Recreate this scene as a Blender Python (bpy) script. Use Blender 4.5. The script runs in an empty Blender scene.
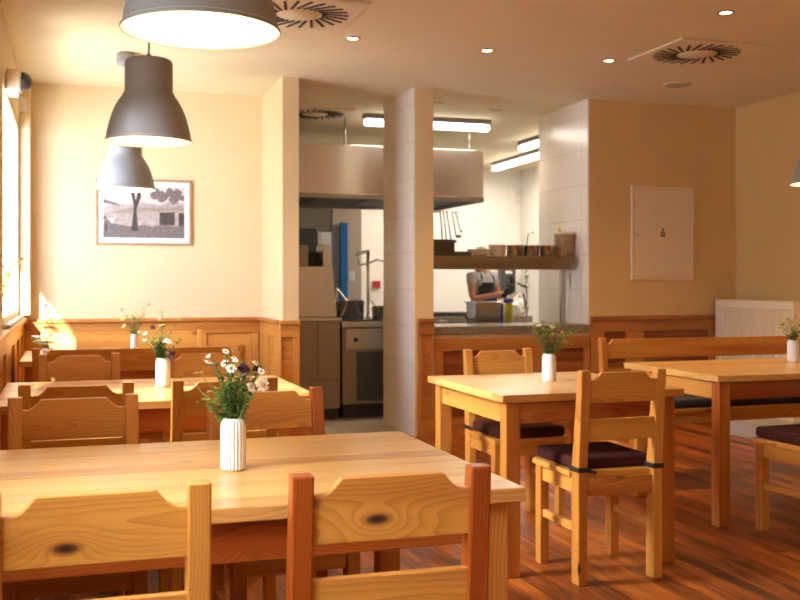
import bpy, bmesh, math, random
from mathutils import Vector, Matrix, noise
PI = math.pi
S = bpy.context.scene
COL = S.collection
R = random.Random(7)

# ------------------------------------------------------------ camera
cam_d = bpy.data.cameras.new('camera')
cam = bpy.data.objects.new('camera', cam_d); COL.objects.link(cam)
cam.location = (0, 0, 1.215)
cam.rotation_euler = (PI/2, 0, -math.radians(18.1))
cam_d.sensor_width = 36.0
cam_d.lens = 1011/800*36.0
cam_d.shift_y = -17/800
cam_d.clip_start = .05
cam_d.dof.use_dof = True
cam_d.dof.focus_distance = 2.6
cam_d.dof.aperture_fstop = 7.0
S.camera = cam

# ------------------------------------------------------------ world, sun, window light, exposure
w = bpy.data.worlds.new('sky'); S.world = w
w.use_nodes = True
bg = w.node_tree.nodes['Background']
bg.inputs[0].default_value = (.93, .97, 1.0, 1); bg.inputs[1].default_value = 3.6
def light(name, kind, loc, energy, color, size=None, size_y=None, aim=None, parent=None, spot=None, blend=.6, spread=None):
    d = bpy.data.lights.new(name, kind); d.energy = energy; d.color = color
    if kind == 'AREA':
        d.shape = 'RECTANGLE'; d.size = size; d.size_y = size_y or size
        if spread: d.spread = math.radians(spread)
    elif kind == 'SUN': d.angle = size
    else: d.shadow_soft_size = size or .05
    if spot: d.spot_size = spot; d.spot_blend = blend
    o = bpy.data.objects.new(name, d); COL.objects.link(o); o.location = loc
    if aim: o.rotation_euler = Vector(aim).to_track_quat('-Z', 'Y').to_euler()
    if parent: o.parent = parent
    return o
WARM = (1, .60, .18)
light('sun', 'SUN', (-5, -8, 6), 30.0, (1, .95, .86), math.radians(.6), aim=(.3, 1, -.375))
# daylight entering by the row of windows on the left (area lights outside the glass; the low upward one is an added ceiling fill)
for loc, e, ww, hh, aim, spr, col in (((-1.25, 6.2, 1.75), 84, 1.4, 1.3, (.62, .75, -.38), 130, (.56, .70, 1.0)),
        ((-.50, 4.05, 1.70), 44, .62, 1.4, (1, .1, -.75), 72, (.88, .92, 1.0)), ((-1.2, 6.5, 1.15), 26, 1.4, .5, (.75, .2, .55), 105, (1, .93, .82)), ((-.50, 1.72, 1.4), 15, 1.5, .85, (1, .4, -1.0), 85, (.88, .92, 1.0))):
    light('window_daylight_fill', 'AREA', loc, e, col, ww, hh, aim=aim, spread=spr)
# warm fill light added behind the camera, where the rear wall is solid
light('warm_rear_fill', 'AREA', (2.6, -1.9, 1.5), 33, (1, .62, .27), 4.5, 2.0, aim=(0, 1, .22))
vs = S.view_settings
vs.view_transform = 'Standard'; vs.look = 'None'; vs.gamma = 1; vs.use_curve_mapping = False
vs.exposure = 0.0

# ------------------------------------------------------------ materials
def new_mat(name):
    m = bpy.data.materials.new(name); m.use_nodes = True
    nt = m.node_tree
    return m, nt, nt.nodes['Principled BSDF']
def N(nt, t, **kw):
    n = nt.nodes.new(t)
    for k, v in kw.items(): setattr(n, k, v)
    return n
def mth(nt, op, a, b=None, c=None):
    n = N(nt, 'ShaderNodeMath', operation=op)
    for i, v in enumerate((a, b, c)):
        if v is None: continue
        if isinstance(v, (int, float)): n.inputs[i].default_value = v
        else: nt.links.new(v, n.inputs[i])
    return n.outputs[0]
def ramp(nt, fac, stops):
    n = N(nt, 'ShaderNodeValToRGB'); e = n.color_ramp.elements
    while len(e) < len(stops): e.new(.5)
    for x, (p, c) in zip(e, stops): x.position = p; x.color = (*c, 1)
    nt.links.new(fac, n.inputs[0]); return n.outputs[0]
def mix(nt, fac, a, b, mode='MIX'):
    n = N(nt, 'ShaderNodeMix', data_type='RGBA', blend_type=mode)
    for s, v in ((n.inputs[0], fac), (n.inputs[6], a), (n.inputs[7], b)):
        if isinstance(v, (int, float)): s.default_value = v
        elif isinstance(v, tuple): s.default_value = (*v, 1)
        else: nt.links.new(v, s)
    return n.outputs[2]
def plain(name, col, rough=.5, metal=0, var=.06, scale=6, bump=0, emit=None, estr=0, trans=0, alpha=1, spec=None):
    m, nt, p = new_mat(name)
    tc = N(nt, 'ShaderNodeTexCoord'); ns = N(nt, 'ShaderNodeTexNoise')
    ns.inputs['Scale'].default_value = scale; ns.inputs['Detail'].default_value = 4
    nt.links.new(tc.outputs['Object'], ns.inputs['Vector'])
    c = ramp(nt, ns.outputs[0], [(.3, tuple(x*(1-var) for x in col)), (.7, tuple(min(1, x*(1+var)) for x in col))])
    nt.links.new(c, p.inputs['Base Color'])
    p.inputs['Roughness'].default_value = rough; p.inputs['Metallic'].default_value = metal
    if spec is not None: p.inputs['Specular IOR Level'].default_value = spec
    if trans: p.inputs['Transmission Weight'].default_value = trans
    if alpha < 1: p.inputs['Alpha'].default_value = alpha
    if emit: p.inputs['Emission Color'].default_value = (*emit, 1); p.inputs['Emission Strength'].default_value = estr
    if bump:
        b = N(nt, 'ShaderNodeBump'); b.inputs['Strength'].default_value = bump; b.inputs['Distance'].default_value = .004
        nt.links.new(ns.outputs[0], b.inputs['Height']); nt.links.new(b.outputs[0], p.inputs['Normal'])
    return m
def pine(name, light_c, dark_c, red_c, rough=.36):
    """varnished pine: growth rings round a pith that lies off the board, knots, a tint per board"""
    m, nt, p = new_mat(name); L = nt.links.new
    g = N(nt, 'ShaderNodeAttribute', attribute_name='grain'); k = N(nt, 'ShaderNodeAttribute', attribute_name='knot')
    t = N(nt, 'ShaderNodeAttribute', attribute_name='tint')
    kl = N(nt, 'ShaderNodeVectorMath', operation='MULTIPLY'); kl.inputs[1].default_value = (.42, 1, 1)
    L(k.outputs['Vector'], kl.inputs[0])
    ln = N(nt, 'ShaderNodeVectorMath', operation='LENGTH'); L(kl.outputs[0], ln.inputs[0])
    kd = ln.outputs['Value']
    sep = N(nt, 'ShaderNodeSeparateXYZ'); L(g.outputs['Vector'], sep.inputs[0])
    lo = N(nt, 'ShaderNodeVectorMath', operation='MULTIPLY'); lo.inputs[1].default_value = (1.0, 3.4, 3.4); L(g.outputs['Vector'], lo.inputs[0])
    n1 = N(nt, 'ShaderNodeTexNoise'); n1.inputs['Scale'].default_value = 1; n1.inputs['Detail'].default_value = 3; L(lo.outputs[0], n1.inputs['Vector'])
    wob = mth(nt, 'MULTIPLY', mth(nt, 'SUBTRACT', n1.outputs[0], .5), .10)
    y = mth(nt, 'ADD', sep.outputs[1], wob); z = mth(nt, 'ADD', sep.outputs[2], mth(nt, 'MULTIPLY', wob, .6))
    r = mth(nt, 'SQRT', mth(nt, 'ADD', mth(nt, 'MULTIPLY', y, y), mth(nt, 'MULTIPLY', z, z)))
    swirl = mth(nt, 'MULTIPLY', mth(nt, 'POWER', 2.718, mth(nt, 'MULTIPLY', kd, -34.0)), .05)
    r = mth(nt, 'ADD', r, swirl)
    ring = mth(nt, 'FRACT', mth(nt, 'MULTIPLY', r, 165))
    late = mth(nt, 'POWER', ring, 2.2)
    fi = N(nt, 'ShaderNodeVectorMath', operation='MULTIPLY'); fi.inputs[1].default_value = (9, 260, 260); L(g.outputs['Vector'], fi.inputs[0])
    n2 = N(nt, 'ShaderNodeTexNoise'); n2.inputs['Scale'].default_value = 1; n2.inputs['Detail'].default_value = 2; L(fi.outputs[0], n2.inputs['Vector'])
    fac = mth(nt, 'ADD', mth(nt, 'MULTIPLY', late, .55), mth(nt, 'MULTIPLY', mth(nt, 'SUBTRACT', n2.outputs[0], .5), .5))
    c = mix(nt, mth(nt, 'MINIMUM', mth(nt, 'MAXIMUM', fac, 0.0), 1.0), light_c, dark_c)
    br = N(nt, 'ShaderNodeVectorMath', operation='MULTIPLY'); br.inputs[1].default_value = (1.0, 14, 14); L(g.outputs['Vector'], br.inputs[0])
    n3 = N(nt, 'ShaderNodeTexNoise'); n3.inputs['Scale'].default_value = 1; n3.inputs['Detail'].default_value = 1; L(br.outputs[0], n3.inputs['Vector'])
    heart = mth(nt, 'ADD', t.outputs['Fac'], mth(nt, 'MULTIPLY', mth(nt, 'SUBTRACT', n3.outputs[0], .5), 1.5))
    c = mix(nt, mth(nt, 'MINIMUM', mth(nt, 'MAXIMUM', heart, 0.0), 1.0), c, mix(nt, mth(nt, 'MINIMUM', mth(nt, 'MAXIMUM', fac, 0.0), 1.0), tuple(x*1.05 for x in red_c), tuple(x*.32 for x in red_c)))  # red tint of single boards: wood tone, partly shade put into the colour
    # random small knots
    vo = N(nt, 'ShaderNodeTexVoronoi'); vo.inputs['Scale'].default_value = 1; vo.inputs['Randomness'].default_value = 1
    vm = N(nt, 'ShaderNodeVectorMath', operation='MULTIPLY'); vm.inputs[1].default_value = (2.4, 6, 6); L(g.outputs['Vector'], vm.inputs[0]); L(vm.outputs[0], vo.inputs['Vector'])
    sk = N(nt, 'ShaderNodeMapRange'); sk.inputs[1].default_value = .035; sk.inputs[2].default_value = .085; sk.inputs[3].default_value = .8; sk.inputs[4].default_value = 0; L(vo.outputs['Distance'], sk.inputs[0])
    c = mix(nt, sk.outputs[0], c, (.16, .055, .018))
    bk = N(nt, 'ShaderNodeMapRange'); bk.inputs[1].default_value = .007; bk.inputs[2].default_value = .015; bk.inputs[3].default_value = 1; bk.inputs[4].default_value = 0; L(kd, bk.inputs[0])
    c = mix(nt, bk.outputs[0], c, ramp(nt, mth(nt, 'MULTIPLY', kd, 80), [(.25, (.035, .016, .008)), (.8, (.24, .075, .02))]))
    L(c, p.inputs['Base Color'])
    p.inputs['Roughness'].default_value = rough
    p.inputs['Coat Weight'].default_value = .25; p.inputs['Coat Roughness'].default_value = .25
    b = N(nt, 'ShaderNodeBump'); b.inputs['Strength'].default_value = .12; b.inputs['Distance'].default_value = .002
    L(fac, b.inputs['Height']); L(b.outputs[0], p.inputs['Normal'])
    return m
def floor_mat():
    m, nt, p = new_mat('laminate_floor'); L = nt.links.new
    tc = N(nt, 'ShaderNodeTexCoord'); mp = N(nt, 'ShaderNodeMapping'); mp.inputs['Rotation'].default_value = (0, 0, PI/2)
    L(tc.outputs['Object'], mp.inputs[0])
    b = N(nt, 'ShaderNodeTexBrick'); b.offset = .37
    for k, v in (('Scale', 1), ('Mortar Size', .0012), ('Brick Width', .95), ('Row Height', .098), ('Bias', 0)): b.inputs[k].default_value = v
    b.inputs['Color1'].default_value = (0, 0, 0, 1); b.inputs['Color2'].default_value = (1, 1, 1, 1); b.inputs['Mortar'].default_value = (.5, .5, .5, 1)
    L(mp.outputs[0], b.inputs['Vector'])
    sc = N(nt, 'ShaderNodeVectorMath', operation='MULTIPLY'); sc.inputs[1].default_value = (16, 1.3, 1); L(tc.outputs['Object'], sc.inputs[0])
    of = N(nt, 'ShaderNodeVectorMath', operation='MULTIPLY_ADD'); of.inputs[1].default_value = (7, 13, 5)
    L(b.outputs['Color'], of.inputs[0]); L(sc.outputs[0], of.inputs[2])
    n = N(nt, 'ShaderNodeTexNoise'); n.inputs['Scale'].default_value = 1; n.inputs['Detail'].default_value = 5; n.inputs['Distortion'].default_value = .8; L(of.outputs[0], n.inputs['Vector'])
    f2 = N(nt, 'ShaderNodeVectorMath', operation='MULTIPLY'); f2.inputs[1].default_value = (90, 5, 1); L(tc.outputs['Object'], f2.inputs[0])
    nf = N(nt, 'ShaderNodeTexNoise'); nf.inputs['Scale'].default_value = 1; nf.inputs['Detail'].default_value = 2; L(f2.outputs[0], nf.inputs['Vector'])
    fac = mth(nt, 'ADD', mth(nt, 'MULTIPLY', n.outputs[0], .9), mth(nt, 'MULTIPLY', mth(nt, 'SUBTRACT', b.outputs['Color'], .35), .3))
    fac = mth(nt, 'ADD', fac, mth(nt, 'MULTIPLY', mth(nt, 'SUBTRACT', nf.outputs[0], .5), .5))
    c = ramp(nt, fac, [(.25, (.065, .014, .003)), (.46, (.26, .058, .007)), (.62, (.44, .115, .013)), (.85, (.66, .235, .033))])
    vo = N(nt, 'ShaderNodeTexVoronoi'); vo.inputs['Scale'].default_value = 1
    vm = N(nt, 'ShaderNodeVectorMath', operation='MULTIPLY'); vm.inputs[1].default_value = (5, 2.2, 1); L(tc.outputs['Object'], vm.inputs[0]); L(vm.outputs[0], vo.inputs['Vector'])
    sk = N(nt, 'ShaderNodeMapRange'); sk.inputs[1].default_value = .03; sk.inputs[2].default_value = .15; sk.inputs[3].default_value = .8; sk.inputs[4].default_value = 0; L(vo.outputs['Distance'], sk.inputs[0])
    c = mix(nt, sk.outputs[0], c, (.05, .014, .005))
    c = mix(nt, mth(nt, 'MULTIPLY', b.outputs['Fac'], .6), c, (.05, .016, .006))
    L(c, p.inputs['Base Color']); p.inputs['Roughness'].default_value = .40
    return m
def tile_mat(name, col, grout, w, h, axes, rough=.25, mortar=.003, off=(0, 0)):
    m, nt, p = new_mat(name); L = nt.links.new
    tc = N(nt, 'ShaderNodeTexCoord'); sp = N(nt, 'ShaderNodeSeparateXYZ'); cb = N(nt, 'ShaderNodeCombineXYZ')
    L(tc.outputs['Object'], sp.inputs[0])
    for i, a in enumerate(axes): L(mth(nt, 'ADD', sp.outputs['XYZ'.index(a)], off[i]), cb.inputs[i])
    b = N(nt, 'ShaderNodeTexBrick'); b.offset = 0
    for k, v in (('Scale', 1), ('Mortar Size', mortar), ('Brick Width', w), ('Row Height', h), ('Mortar Smooth', .2)): b.inputs[k].default_value = v
    b.inputs['Color1'].default_value = (*[x*.97 for x in col], 1); b.inputs['Color2'].default_value = (*col, 1); b.inputs['Mortar'].default_value = (*grout, 1)
    L(cb.outputs[0], b.inputs['Vector']); L(b.outputs['Color'], p.inputs['Base Color'])
    p.inputs['Roughness'].default_value = rough
    bp = N(nt, 'ShaderNodeBump', invert=True); bp.inputs['Strength'].default_value = .4; bp.inputs['Distance'].default_value = .002
    L(b.outputs['Fac'], bp.inputs['Height']); L(bp.outputs[0], p.inputs['Normal'])
    return m
def steel_mat(name, col=(.56, .54, .51), rough=.32, axis=2, grain=1.0):
    m, nt, p = new_mat(name); L = nt.links.new
    tc = N(nt, 'ShaderNodeTexCoord'); v = N(nt, 'ShaderNodeVectorMath', operation='MULTIPLY')
    s = [60, 60, 60]; s[axis] = 1.5; v.inputs[1].default_value = s; L(tc.outputs['Object'], v.inputs[0])
    n = N(nt, 'ShaderNodeTexNoise'); n.inputs['Scale'].default_value = 1; n.inputs['Detail'].default_value = 3; L(v.outputs[0], n.inputs['Vector'])
    L(ramp(nt, n.outputs[0], [(.3, tuple(x*(1-.15*grain) for x in col)), (.7, tuple(min(1, x*(1+.1*grain)) for x in col))]), p.inputs['Base Color'])
    p.inputs['Metallic'].default_value = 1
    L(mth(nt, 'ADD', mth(nt, 'MULTIPLY', n.outputs[0], .2*grain), rough-.1*grain), p.inputs['Roughness'])
    return m

M = dict(
    pine=pine('varnished_pine', (.71, .325, .06), (.44, .140, .019), (.38, .075, .008)),
    pine_pale=pine('pale_pine_worktop', (.78, .45, .135), (.54, .245, .052), (.55, .20, .042), .3),
    wains=pine('wainscot_pine', (.50, .205, .055), (.33, .105, .024), (.21, .043, .012), .4),
    plaster=plain('cream_plaster', (.76, .595, .345), .85, var=.025, scale=3, bump=.05),
    warm_lit=plain('warm_lit_plaster', (.70, .47, .19), .85, var=.025, scale=3, bump=.05), warm_lit_pale=plain('pale_warm_lit_plaster', (.74, .535, .27), .85, var=.025, scale=3, bump=.05),  # wall plaster with the orange of the warm light mixed into its colour
    ceil=plain('ceiling_paint', (.82, .72, .50), .9, var=.02, scale=2),
    white=plain('white_paint', (.82, .78, .72), .5, var=.02),
    cabinet=plain('cream_enamel', (.86, .74, .55), .45, var=.02),
    radiator=plain('radiator_enamel', (.88, .78, .62), .4, var=.02),
    floor=floor_mat(),
    tile_y=tile_mat('white_wall_tile', (.90, .82, .73), (.68, .59, .50), .60, .295, 'YZ', off=(-7.72, .015)),
    tile_x=tile_mat('white_kitchen_tile', (.88, .84, .78), (.78, .74, .68), .30, .30, 'XZ'),
    ftile=tile_mat('grey_floor_tile', (.42, .36, .30), (.25, .22, .19), .30, .30, 'XY', rough=.4, mortar=.005),
    steel=steel_mat('brushed_steel', (.50, .46, .41), .3, grain=.4), pot=steel_mat('polished_pot_steel', (.58, .52, .45), .16, grain=.2), steel_d=steel_mat('dull_steel', (.31, .26, .21), .42, grain=.5), steel_x=steel_mat('brushed_hood_steel', (.62, .54, .46), .30, grain=.25),
    chrome=plain('chrome', (.75, .74, .72), .16, 1, var=.02),
    stone=plain('grey_counter_stone', (.20, .17, .14), .22, var=.25, scale=60),
    lamp=plain('grey_lamp_enamel', (.29, .29, .295), .5, var=.03),
    lamp_in=plain('white_lamp_lining', (.86, .80, .66), .6, var=.02),
    bulb=plain('lit_bulb', (1, .9, .7), .5, emit=(1, .80, .50), estr=9),
    tube=plain('lit_tube_diffuser', (1, 1, 1), .5, emit=(1, .97, .90), estr=7),
    spot=plain('lit_downlight_lens', (1, 1, 1), .5, emit=(1, .82, .50), estr=14),
    vent=plain('vent_enamel', (.84, .74, .55), .5, var=.02),
    dark=plain('dark_slot', (.035, .032, .032), .6),
    black=plain('black_plastic', (.02, .02, .022), .45),
    charcoal=plain('charcoal_plastic', (.06, .058, .058), .4),
    cushion=plain('maroon_fabric', (.060, .015, .011), .95, var=.2, scale=90, bump=.3, spec=.15),
    navy=plain('dark_bench_fabric', (.020, .022, .030), .85, var=.2, scale=90, bump=.3),
    ceramic=plain('white_ceramic', (.84, .80, .77), .28, var=.02),
    leaf=plain('green_leaf', (.12, .21, .03), .55, var=.5, scale=40),
    leaf_l=plain('yellow_green_leaf', (.26, .42, .06), .55, var=.35, scale=40),
    stem=plain('green_stem', (.17, .22, .06), .6, var=.3, scale=30),
    petal=plain('white_petal', (.88, .84, .74), .6, var=.05), petal_y=plain('cream_yellow_petal', (.80, .62, .26), .6, var=.25, scale=50),
    petal_p=plain('dark_violet_petal', (.085, .03, .06), .7, var=.4, scale=60), eye=plain('yellow_flower_eye', (.52, .30, .05), .7, var=.2, scale=80),
    eye_d=plain('brown_flower_eye', (.12, .07, .03), .8, var=.3, scale=80),
    glass=None, alu=plain('window_paint', (.72, .55, .34), .45, var=.04),
    skin=plain('skin', (.62, .30, .20), .55, var=.06, scale=12), shirt=plain('grey_cotton', (.52, .52, .55), .9, var=.1, scale=60),
    apron=plain('black_apron_cloth', (.025, .027, .032), .85, var=.2, scale=40), hair=plain('brown_hair', (.10, .05, .025), .6, var=.4, scale=70),
    trouser=plain('dark_trouser_cloth', (.05, .05, .06), .9, var=.2, scale=40),
    blue=plain('bright_blue_panel', (.01, .20, .66), .4, var=.05), bluegrey=plain('blue_grey_panel', (.19, .20, .26), .5, var=.05),
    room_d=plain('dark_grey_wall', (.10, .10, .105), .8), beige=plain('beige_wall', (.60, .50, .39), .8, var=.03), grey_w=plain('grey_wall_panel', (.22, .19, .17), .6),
    red=plain('red_plastic', (.42, .015, .03), .4), yellow=plain('yellow_green_plastic', (.72, .66, .06), .4), violet=plain('violet_cap_and_reflection', (.12, .09, .42), .4),
    paper=plain('white_mat_board', (.86, .83, .82), .8, var=.01), tan=plain('tan_crackers', (.42, .27, .14), .7, var=.4, scale=60),
    plastic_c=plain('cloudy_plastic', (.80, .70, .56), .35, var=.05), plinth=plain('grey_plinth_paint', (.46, .42, .38), .7, var=.04),
    oak=plain('frame_wood', (.42, .25, .12), .5, var=.2, scale=40), terracotta=plain('cream_pot_glaze', (.70, .64, .55), .4),
    p0=plain('print_sky', (.62, .55, .50), .9, var=.08), p1=plain('print_light', (.42, .35, .32), .9, var=.22, scale=40), p2=plain('print_mid', (.19, .155, .14), .9, var=.35, scale=60), p3=plain('print_dark', (.075, .06, .055), .9, var=.4, scale=70), p4=plain('print_roof', (.34, .27, .22), .9, var=.2, scale=50),
    emblem=plain('dark_emblem_ink', (.13, .09, .06), .7),
)
def glass_mat():
    m, nt, p = new_mat('window_glass'); L = nt.links.new
    tr = N(nt, 'ShaderNodeBsdfTransparent'); gl = N(nt, 'ShaderNodeBsdfGlossy'); gl.inputs['Roughness'].default_value = .02
    tr.inputs[0].default_value = (.97, .98, .98, 1)
    mx = N(nt, 'ShaderNodeMixShader'); mx.inputs[0].default_value = .06
    L(tr.outputs[0], mx.inputs[1]); L(gl.outputs[0], mx.inputs[2]); L(mx.outputs[0], nt.nodes['Material Output'].inputs[0])
    return m
M['glass'] = glass_mat()

# ------------------------------------------------------------ mesh helpers
class MB:
    def __init__(s):
        s.bm = bmesh.new(); lo = s.bm.loops.layers
        s.g = lo.float_vector.new('grain'); s.k = lo.float_vector.new('knot'); s.t = lo.float.new('tint'); s.mi = 0
    def tag(s, faces, axis, tint=None, knot=None):
        o = (R.uniform(-9, 9), R.uniform(.02, .13)*R.choice((-1, 1)), R.uniform(.01, .07)*R.choice((-1, 1)))
        tint = R.uniform(-.15, .35) if tint is None else tint
        oth = [a for a in (0, 1, 2) if a != axis]
        vs = {v for f in faces for v in f.verts}
        mid = [(min(v.co[a] for v in vs)+max(v.co[a] for v in vs))/2 for a in range(3)]
        for f in faces:
            f.material_index = s.mi
            for l in f.loops:
                c = l.vert.co
                l[s.g] = (c[axis]-mid[axis]+o[0], c[oth[0]]-mid[oth[0]]+o[1], c[oth[1]]-mid[oth[1]]+o[2])
                l[s.t] = tint
                l[s.k] = (c[axis]-knot[axis], c[oth[0]]-knot[oth[0]], c[oth[1]]-knot[oth[1]]) if knot else (9, 9, 9)
        return s
    def poly(s, bottom, top, axis=0, tint=None, knot=None):
        b = [s.bm.verts.new(p) for p in bottom]; t = [s.bm.verts.new(p) for p in top]; n = len(b)
        fs = [s.bm.faces.new(b[::-1]), s.bm.faces.new(t)]
        for i in range(n): fs.append(s.bm.faces.new((b[i], b[(i+1) % n], t[(i+1) % n], t[i])))
        return s.tag(fs, axis, tint, knot)
    def box(s, lo, hi, axis=None, tint=None, knot=None):
        (x0, y0, z0), (x1, y1, z1) = lo, hi
        if axis is None:
            d = (x1-x0, y1-y0, z1-z0); axis = d.index(max(d))
        return s.poly([(x0, y0, z0), (x1, y0, z0), (x1, y1, z0), (x0, y1, z0)], [(x0, y0, z1), (x1, y0, z1), (x1, y1, z1), (x0, y1, z1)], axis, tint, knot)
    def lathe(s, prof, c=(0, 0, 0), seg=32, wob=None, closed=True):
        rings = []
        for (r, z) in prof:
            rings.append([s.bm.verts.new((c[0]+r*(wob(a) if wob else 1)*math.cos(a), c[1]+r*(wob(a) if wob else 1)*math.sin(a), c[2]+z)) for a in [2*PI*i/seg for i in range(seg)]])
        fs = []
        for A, B in zip(rings, rings[1:]):
            for i in range(seg): fs.append(s.bm.faces.new((A[i], A[(i+1) % seg], B[(i+1) % seg], B[i])))
        if closed: fs.append(s.bm.faces.new(rings[0][::-1])); fs.append(s.bm.faces.new(rings[-1]))
        for f in fs: f.smooth = True
        return s.tag(fs, 2)
    def tube(s, pts, r, seg=6, r1=None):
        pts = [Vector(p) for p in pts]; rings = []; n = len(pts); up = None
        for i, p in enumerate(pts):
            d = (pts[min(i+1, n-1)]-pts[max(i-1, 0)]).normalized()
            u = d.cross(Vector((0, 0, 1)) if abs(d.z) < .9 else Vector((1, 0, 0))).normalized() if up is None else (up-d*up.dot(d)).normalized()
            up = u; v = d.cross(u); rr = r if r1 is None else r+(r1-r)*i/(n-1)
            rings.append([s.bm.verts.new(p+u*rr*math.cos(2*PI*j/seg)+v*rr*math.sin(2*PI*j/seg)) for j in range(seg)])
        fs = []
        for A, B in zip(rings, rings[1:]):
            for i in range(seg): fs.append(s.bm.faces.new((A[i], A[(i+1) % seg], B[(i+1) % seg], B[i])))
        fs.append(s.bm.faces.new(rings[0][::-1])); fs.append(s.bm.faces.new(rings[-1]))
        for f in fs: f.smooth = True
        return s.tag(fs, 2)
    def leaf(s, p, d, up, ln, wd, bend=.15):
        p = Vector(p); d = Vector(d).normalized(); up = Vector(up); sd = d.cross(up).normalized(); nn = sd.cross(d).normalized()
        prof = ((0, .08), (.3, .9), (.6, 1), (.85, .5), (1, .05)); L = []; Cc = []; Rr = []
        for t, ww in prof:
            c = p+d*ln*t-nn*ln*bend*t*t; off = sd*wd*.5*ww
            L.append(s.bm.verts.new(c-off+nn*.1*wd*ww)); Cc.append(s.bm.verts.new(c)); Rr.append(s.bm.verts.new(c+off+nn*.1*wd*ww))
        fs = []
        for i in range(len(prof)-1):
            fs.append(s.bm.faces.new((L[i], Cc[i], Cc[i+1], L[i+1]))); fs.append(s.bm.faces.new((Cc[i], Rr[i], Rr[i+1], Cc[i+1])))
        for f in fs: f.smooth = True
        return s.tag(fs, 2)
    def build(s, name, mats, parent=None, bevel=0, seg=2, loc=None):
        bmesh.ops.recalc_face_normals(s.bm, faces=s.bm.faces)
        me = bpy.data.meshes.new(name); s.bm.to_mesh(me); s.bm.free()
        for m in (mats if isinstance(mats, (list, tuple)) else [mats]): me.materials.append(M[m] if isinstance(m, str) else m)
        o = bpy.data.objects.new(name, me); COL.objects.link(o)
        if parent: o.parent = parent
        if loc: o.location = loc
        if bevel:
            b = o.modifiers.new('edge', 'BEVEL'); b.width = bevel; b.segments = seg; b.limit_method = 'ANGLE'; b.angle_limit = math.radians(40)
        return o
def tag(o, label, cat, group=None, kind=None):
    o['label'] = label; o['category'] = cat
    if group: o['group'] = group
    if kind: o['kind'] = kind
    return o
def thing(name, label, cat, loc=(0, 0, 0), rotz=0, group=None):
    o = bpy.data.objects.new(name, None); COL.objects.link(o); o.location = loc; o.rotation_euler = (0, 0, rotz); o.empty_display_size = .1
    return tag(o, label, cat, group)
def struct(o, label=None):
    o['kind'] = 'structure'
    if label: o['label'] = label
    return o
def bx(lo, hi, name, mat, parent=None, bevel=0, axis=None, tint=None, knot=None, seg=2):
    return MB().box(lo, hi, axis, tint, knot).build(name, mat, parent, bevel, seg)

# ------------------------------------------------------------ the setting
CZ = 2.767
struct(MB().box((-.6, -2.2, -.1), (5.9, 7.75, 0)).box((-.6, 7.75, -.1), (1.52, 8.53, 0)).build('floor', 'floor'))
struct(bx((1.52, 7.75, -.1), (6.1, 12.9, 0), 'floor_kitchen', 'ftile'))
struct(bx((-.6, -2.2, CZ), (6.1, 12.9, CZ+.1), 'ceiling', 'ceil'))
WX = -.36
wins = [(6.15, 8.11), (3.75, 4.35), (.95, 2.5)]
mb = MB(); edges = [-2.2]+[e for a, b in sorted(wins) for e in (a, b)]+[8.53]
for a, b in zip(edges[0::2], edges[1::2]): mb.box((-.42, a, 0), (WX, b, CZ))
for a, b in wins: mb.box((-.42, a, 0), (WX, b, .96)); mb.box((-.42, a, 2.42), (WX, b, CZ))
struct(mb.build('wall_left', 'plaster'))
struct(bx((WX-.03, 8.11, .975), (-.285, 8.33, CZ), 'trim_pilaster', 'plaster'))
for i, (a, b) in enumerate(wins):
    t = bpy.data.objects.new('window_%d' % (i+1), None); COL.objects.link(t); t.location = (-.378, (a+b)/2, .96); struct(t)
    t['label'] = 'tall bright window in the left wall'
    hw = (b-a)/2; f = MB()
    for (y0, y1, z0, z1) in ((-hw, -hw+.055, 0, 1.46), (hw-.055, hw, 0, 1.46), (-hw, hw, 0, .055), (-hw, hw, 1.405, 1.46)):
        f.box((-.014, y0, z0), (.014, y1, z1))
    f.build('window_frame', 'alu', t, .004)
    MB().box((-.004, -hw+.05, .05), (.004, hw-.05, 1.41)).build('pane', 'glass', t)
    bx((.016, -hw, 0), (.055, hw, .018), 'window_sill', 'white', t, .004)
struct(bx((-1.32, -2.2, 2.50), (-.42, 8.6, 2.62), 'trim_shade_eave', 'white'))  # unseen eave, placed and sized to cut off the sun patch
struct(bx((-1.50, -2.2, 2.50), (-1.32, 2.4, 2.62), 'trim_shade_slab', 'white'))  # unseen extension, added to keep sun off the chairs and bench
struct(bx((-1.0, .80, 0), (-.42, .94, 2.5), 'trim_shade_fin', 'white'))          # unseen fin added to block the sun at the nearest window
struct(bx((-.6, 8.33, 0), (1.52, 8.53, CZ), 'wall_back', 'plaster'))
struct(bx((1.52, 7.49, 0), (1.645, 12.0, CZ), 'wall_stub', 'plaster'))
struct(bx((2.603, 7.575, 0), (2.757, 8.38, CZ), 'wall_column', 'plaster'))
mb = MB().box((2.591, 7.577, 0), (2.603, 8.38, CZ)).box((2.591, 8.38, 0), (2.757, 8.39, CZ))
struct(mb.build('trim_tiles_column', 'tile_y'))
struct(bx((2.757, 7.60, 0), (4.16, 7.72, .80), 'wall_counter', 'plaster'))
mb = MB().box((4.162, 7.60, 0), (5.80, 7.78, CZ)).box((4.162, 7.78, 0), (4.30, 8.53, CZ))
struct(mb.build('wall_front', 'warm_lit_pale'))
struct(bx((4.150, 7.602, 0), (4.162, 8.54, CZ), 'trim_tiles_pillar', 'tile_y'))
struct(bx((5.62, -2.2, 0), (5.80, 7.60, CZ), 'wall_right', 'warm_lit'))
mb = MB().box((-.6, -2.35, 0), (5.8, -2.2, CZ))
struct(mb.build('wall_rear', 'plaster'))
struct(bx((1.52, 12.7, 0), (6.1, 12.85, CZ), 'wall_kitchen_back', 'tile_x'))
struct(bx((5.90, 7.78, 0), (6.05, 12.7, CZ), 'wall_kitchen_right', 'white'))
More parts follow.
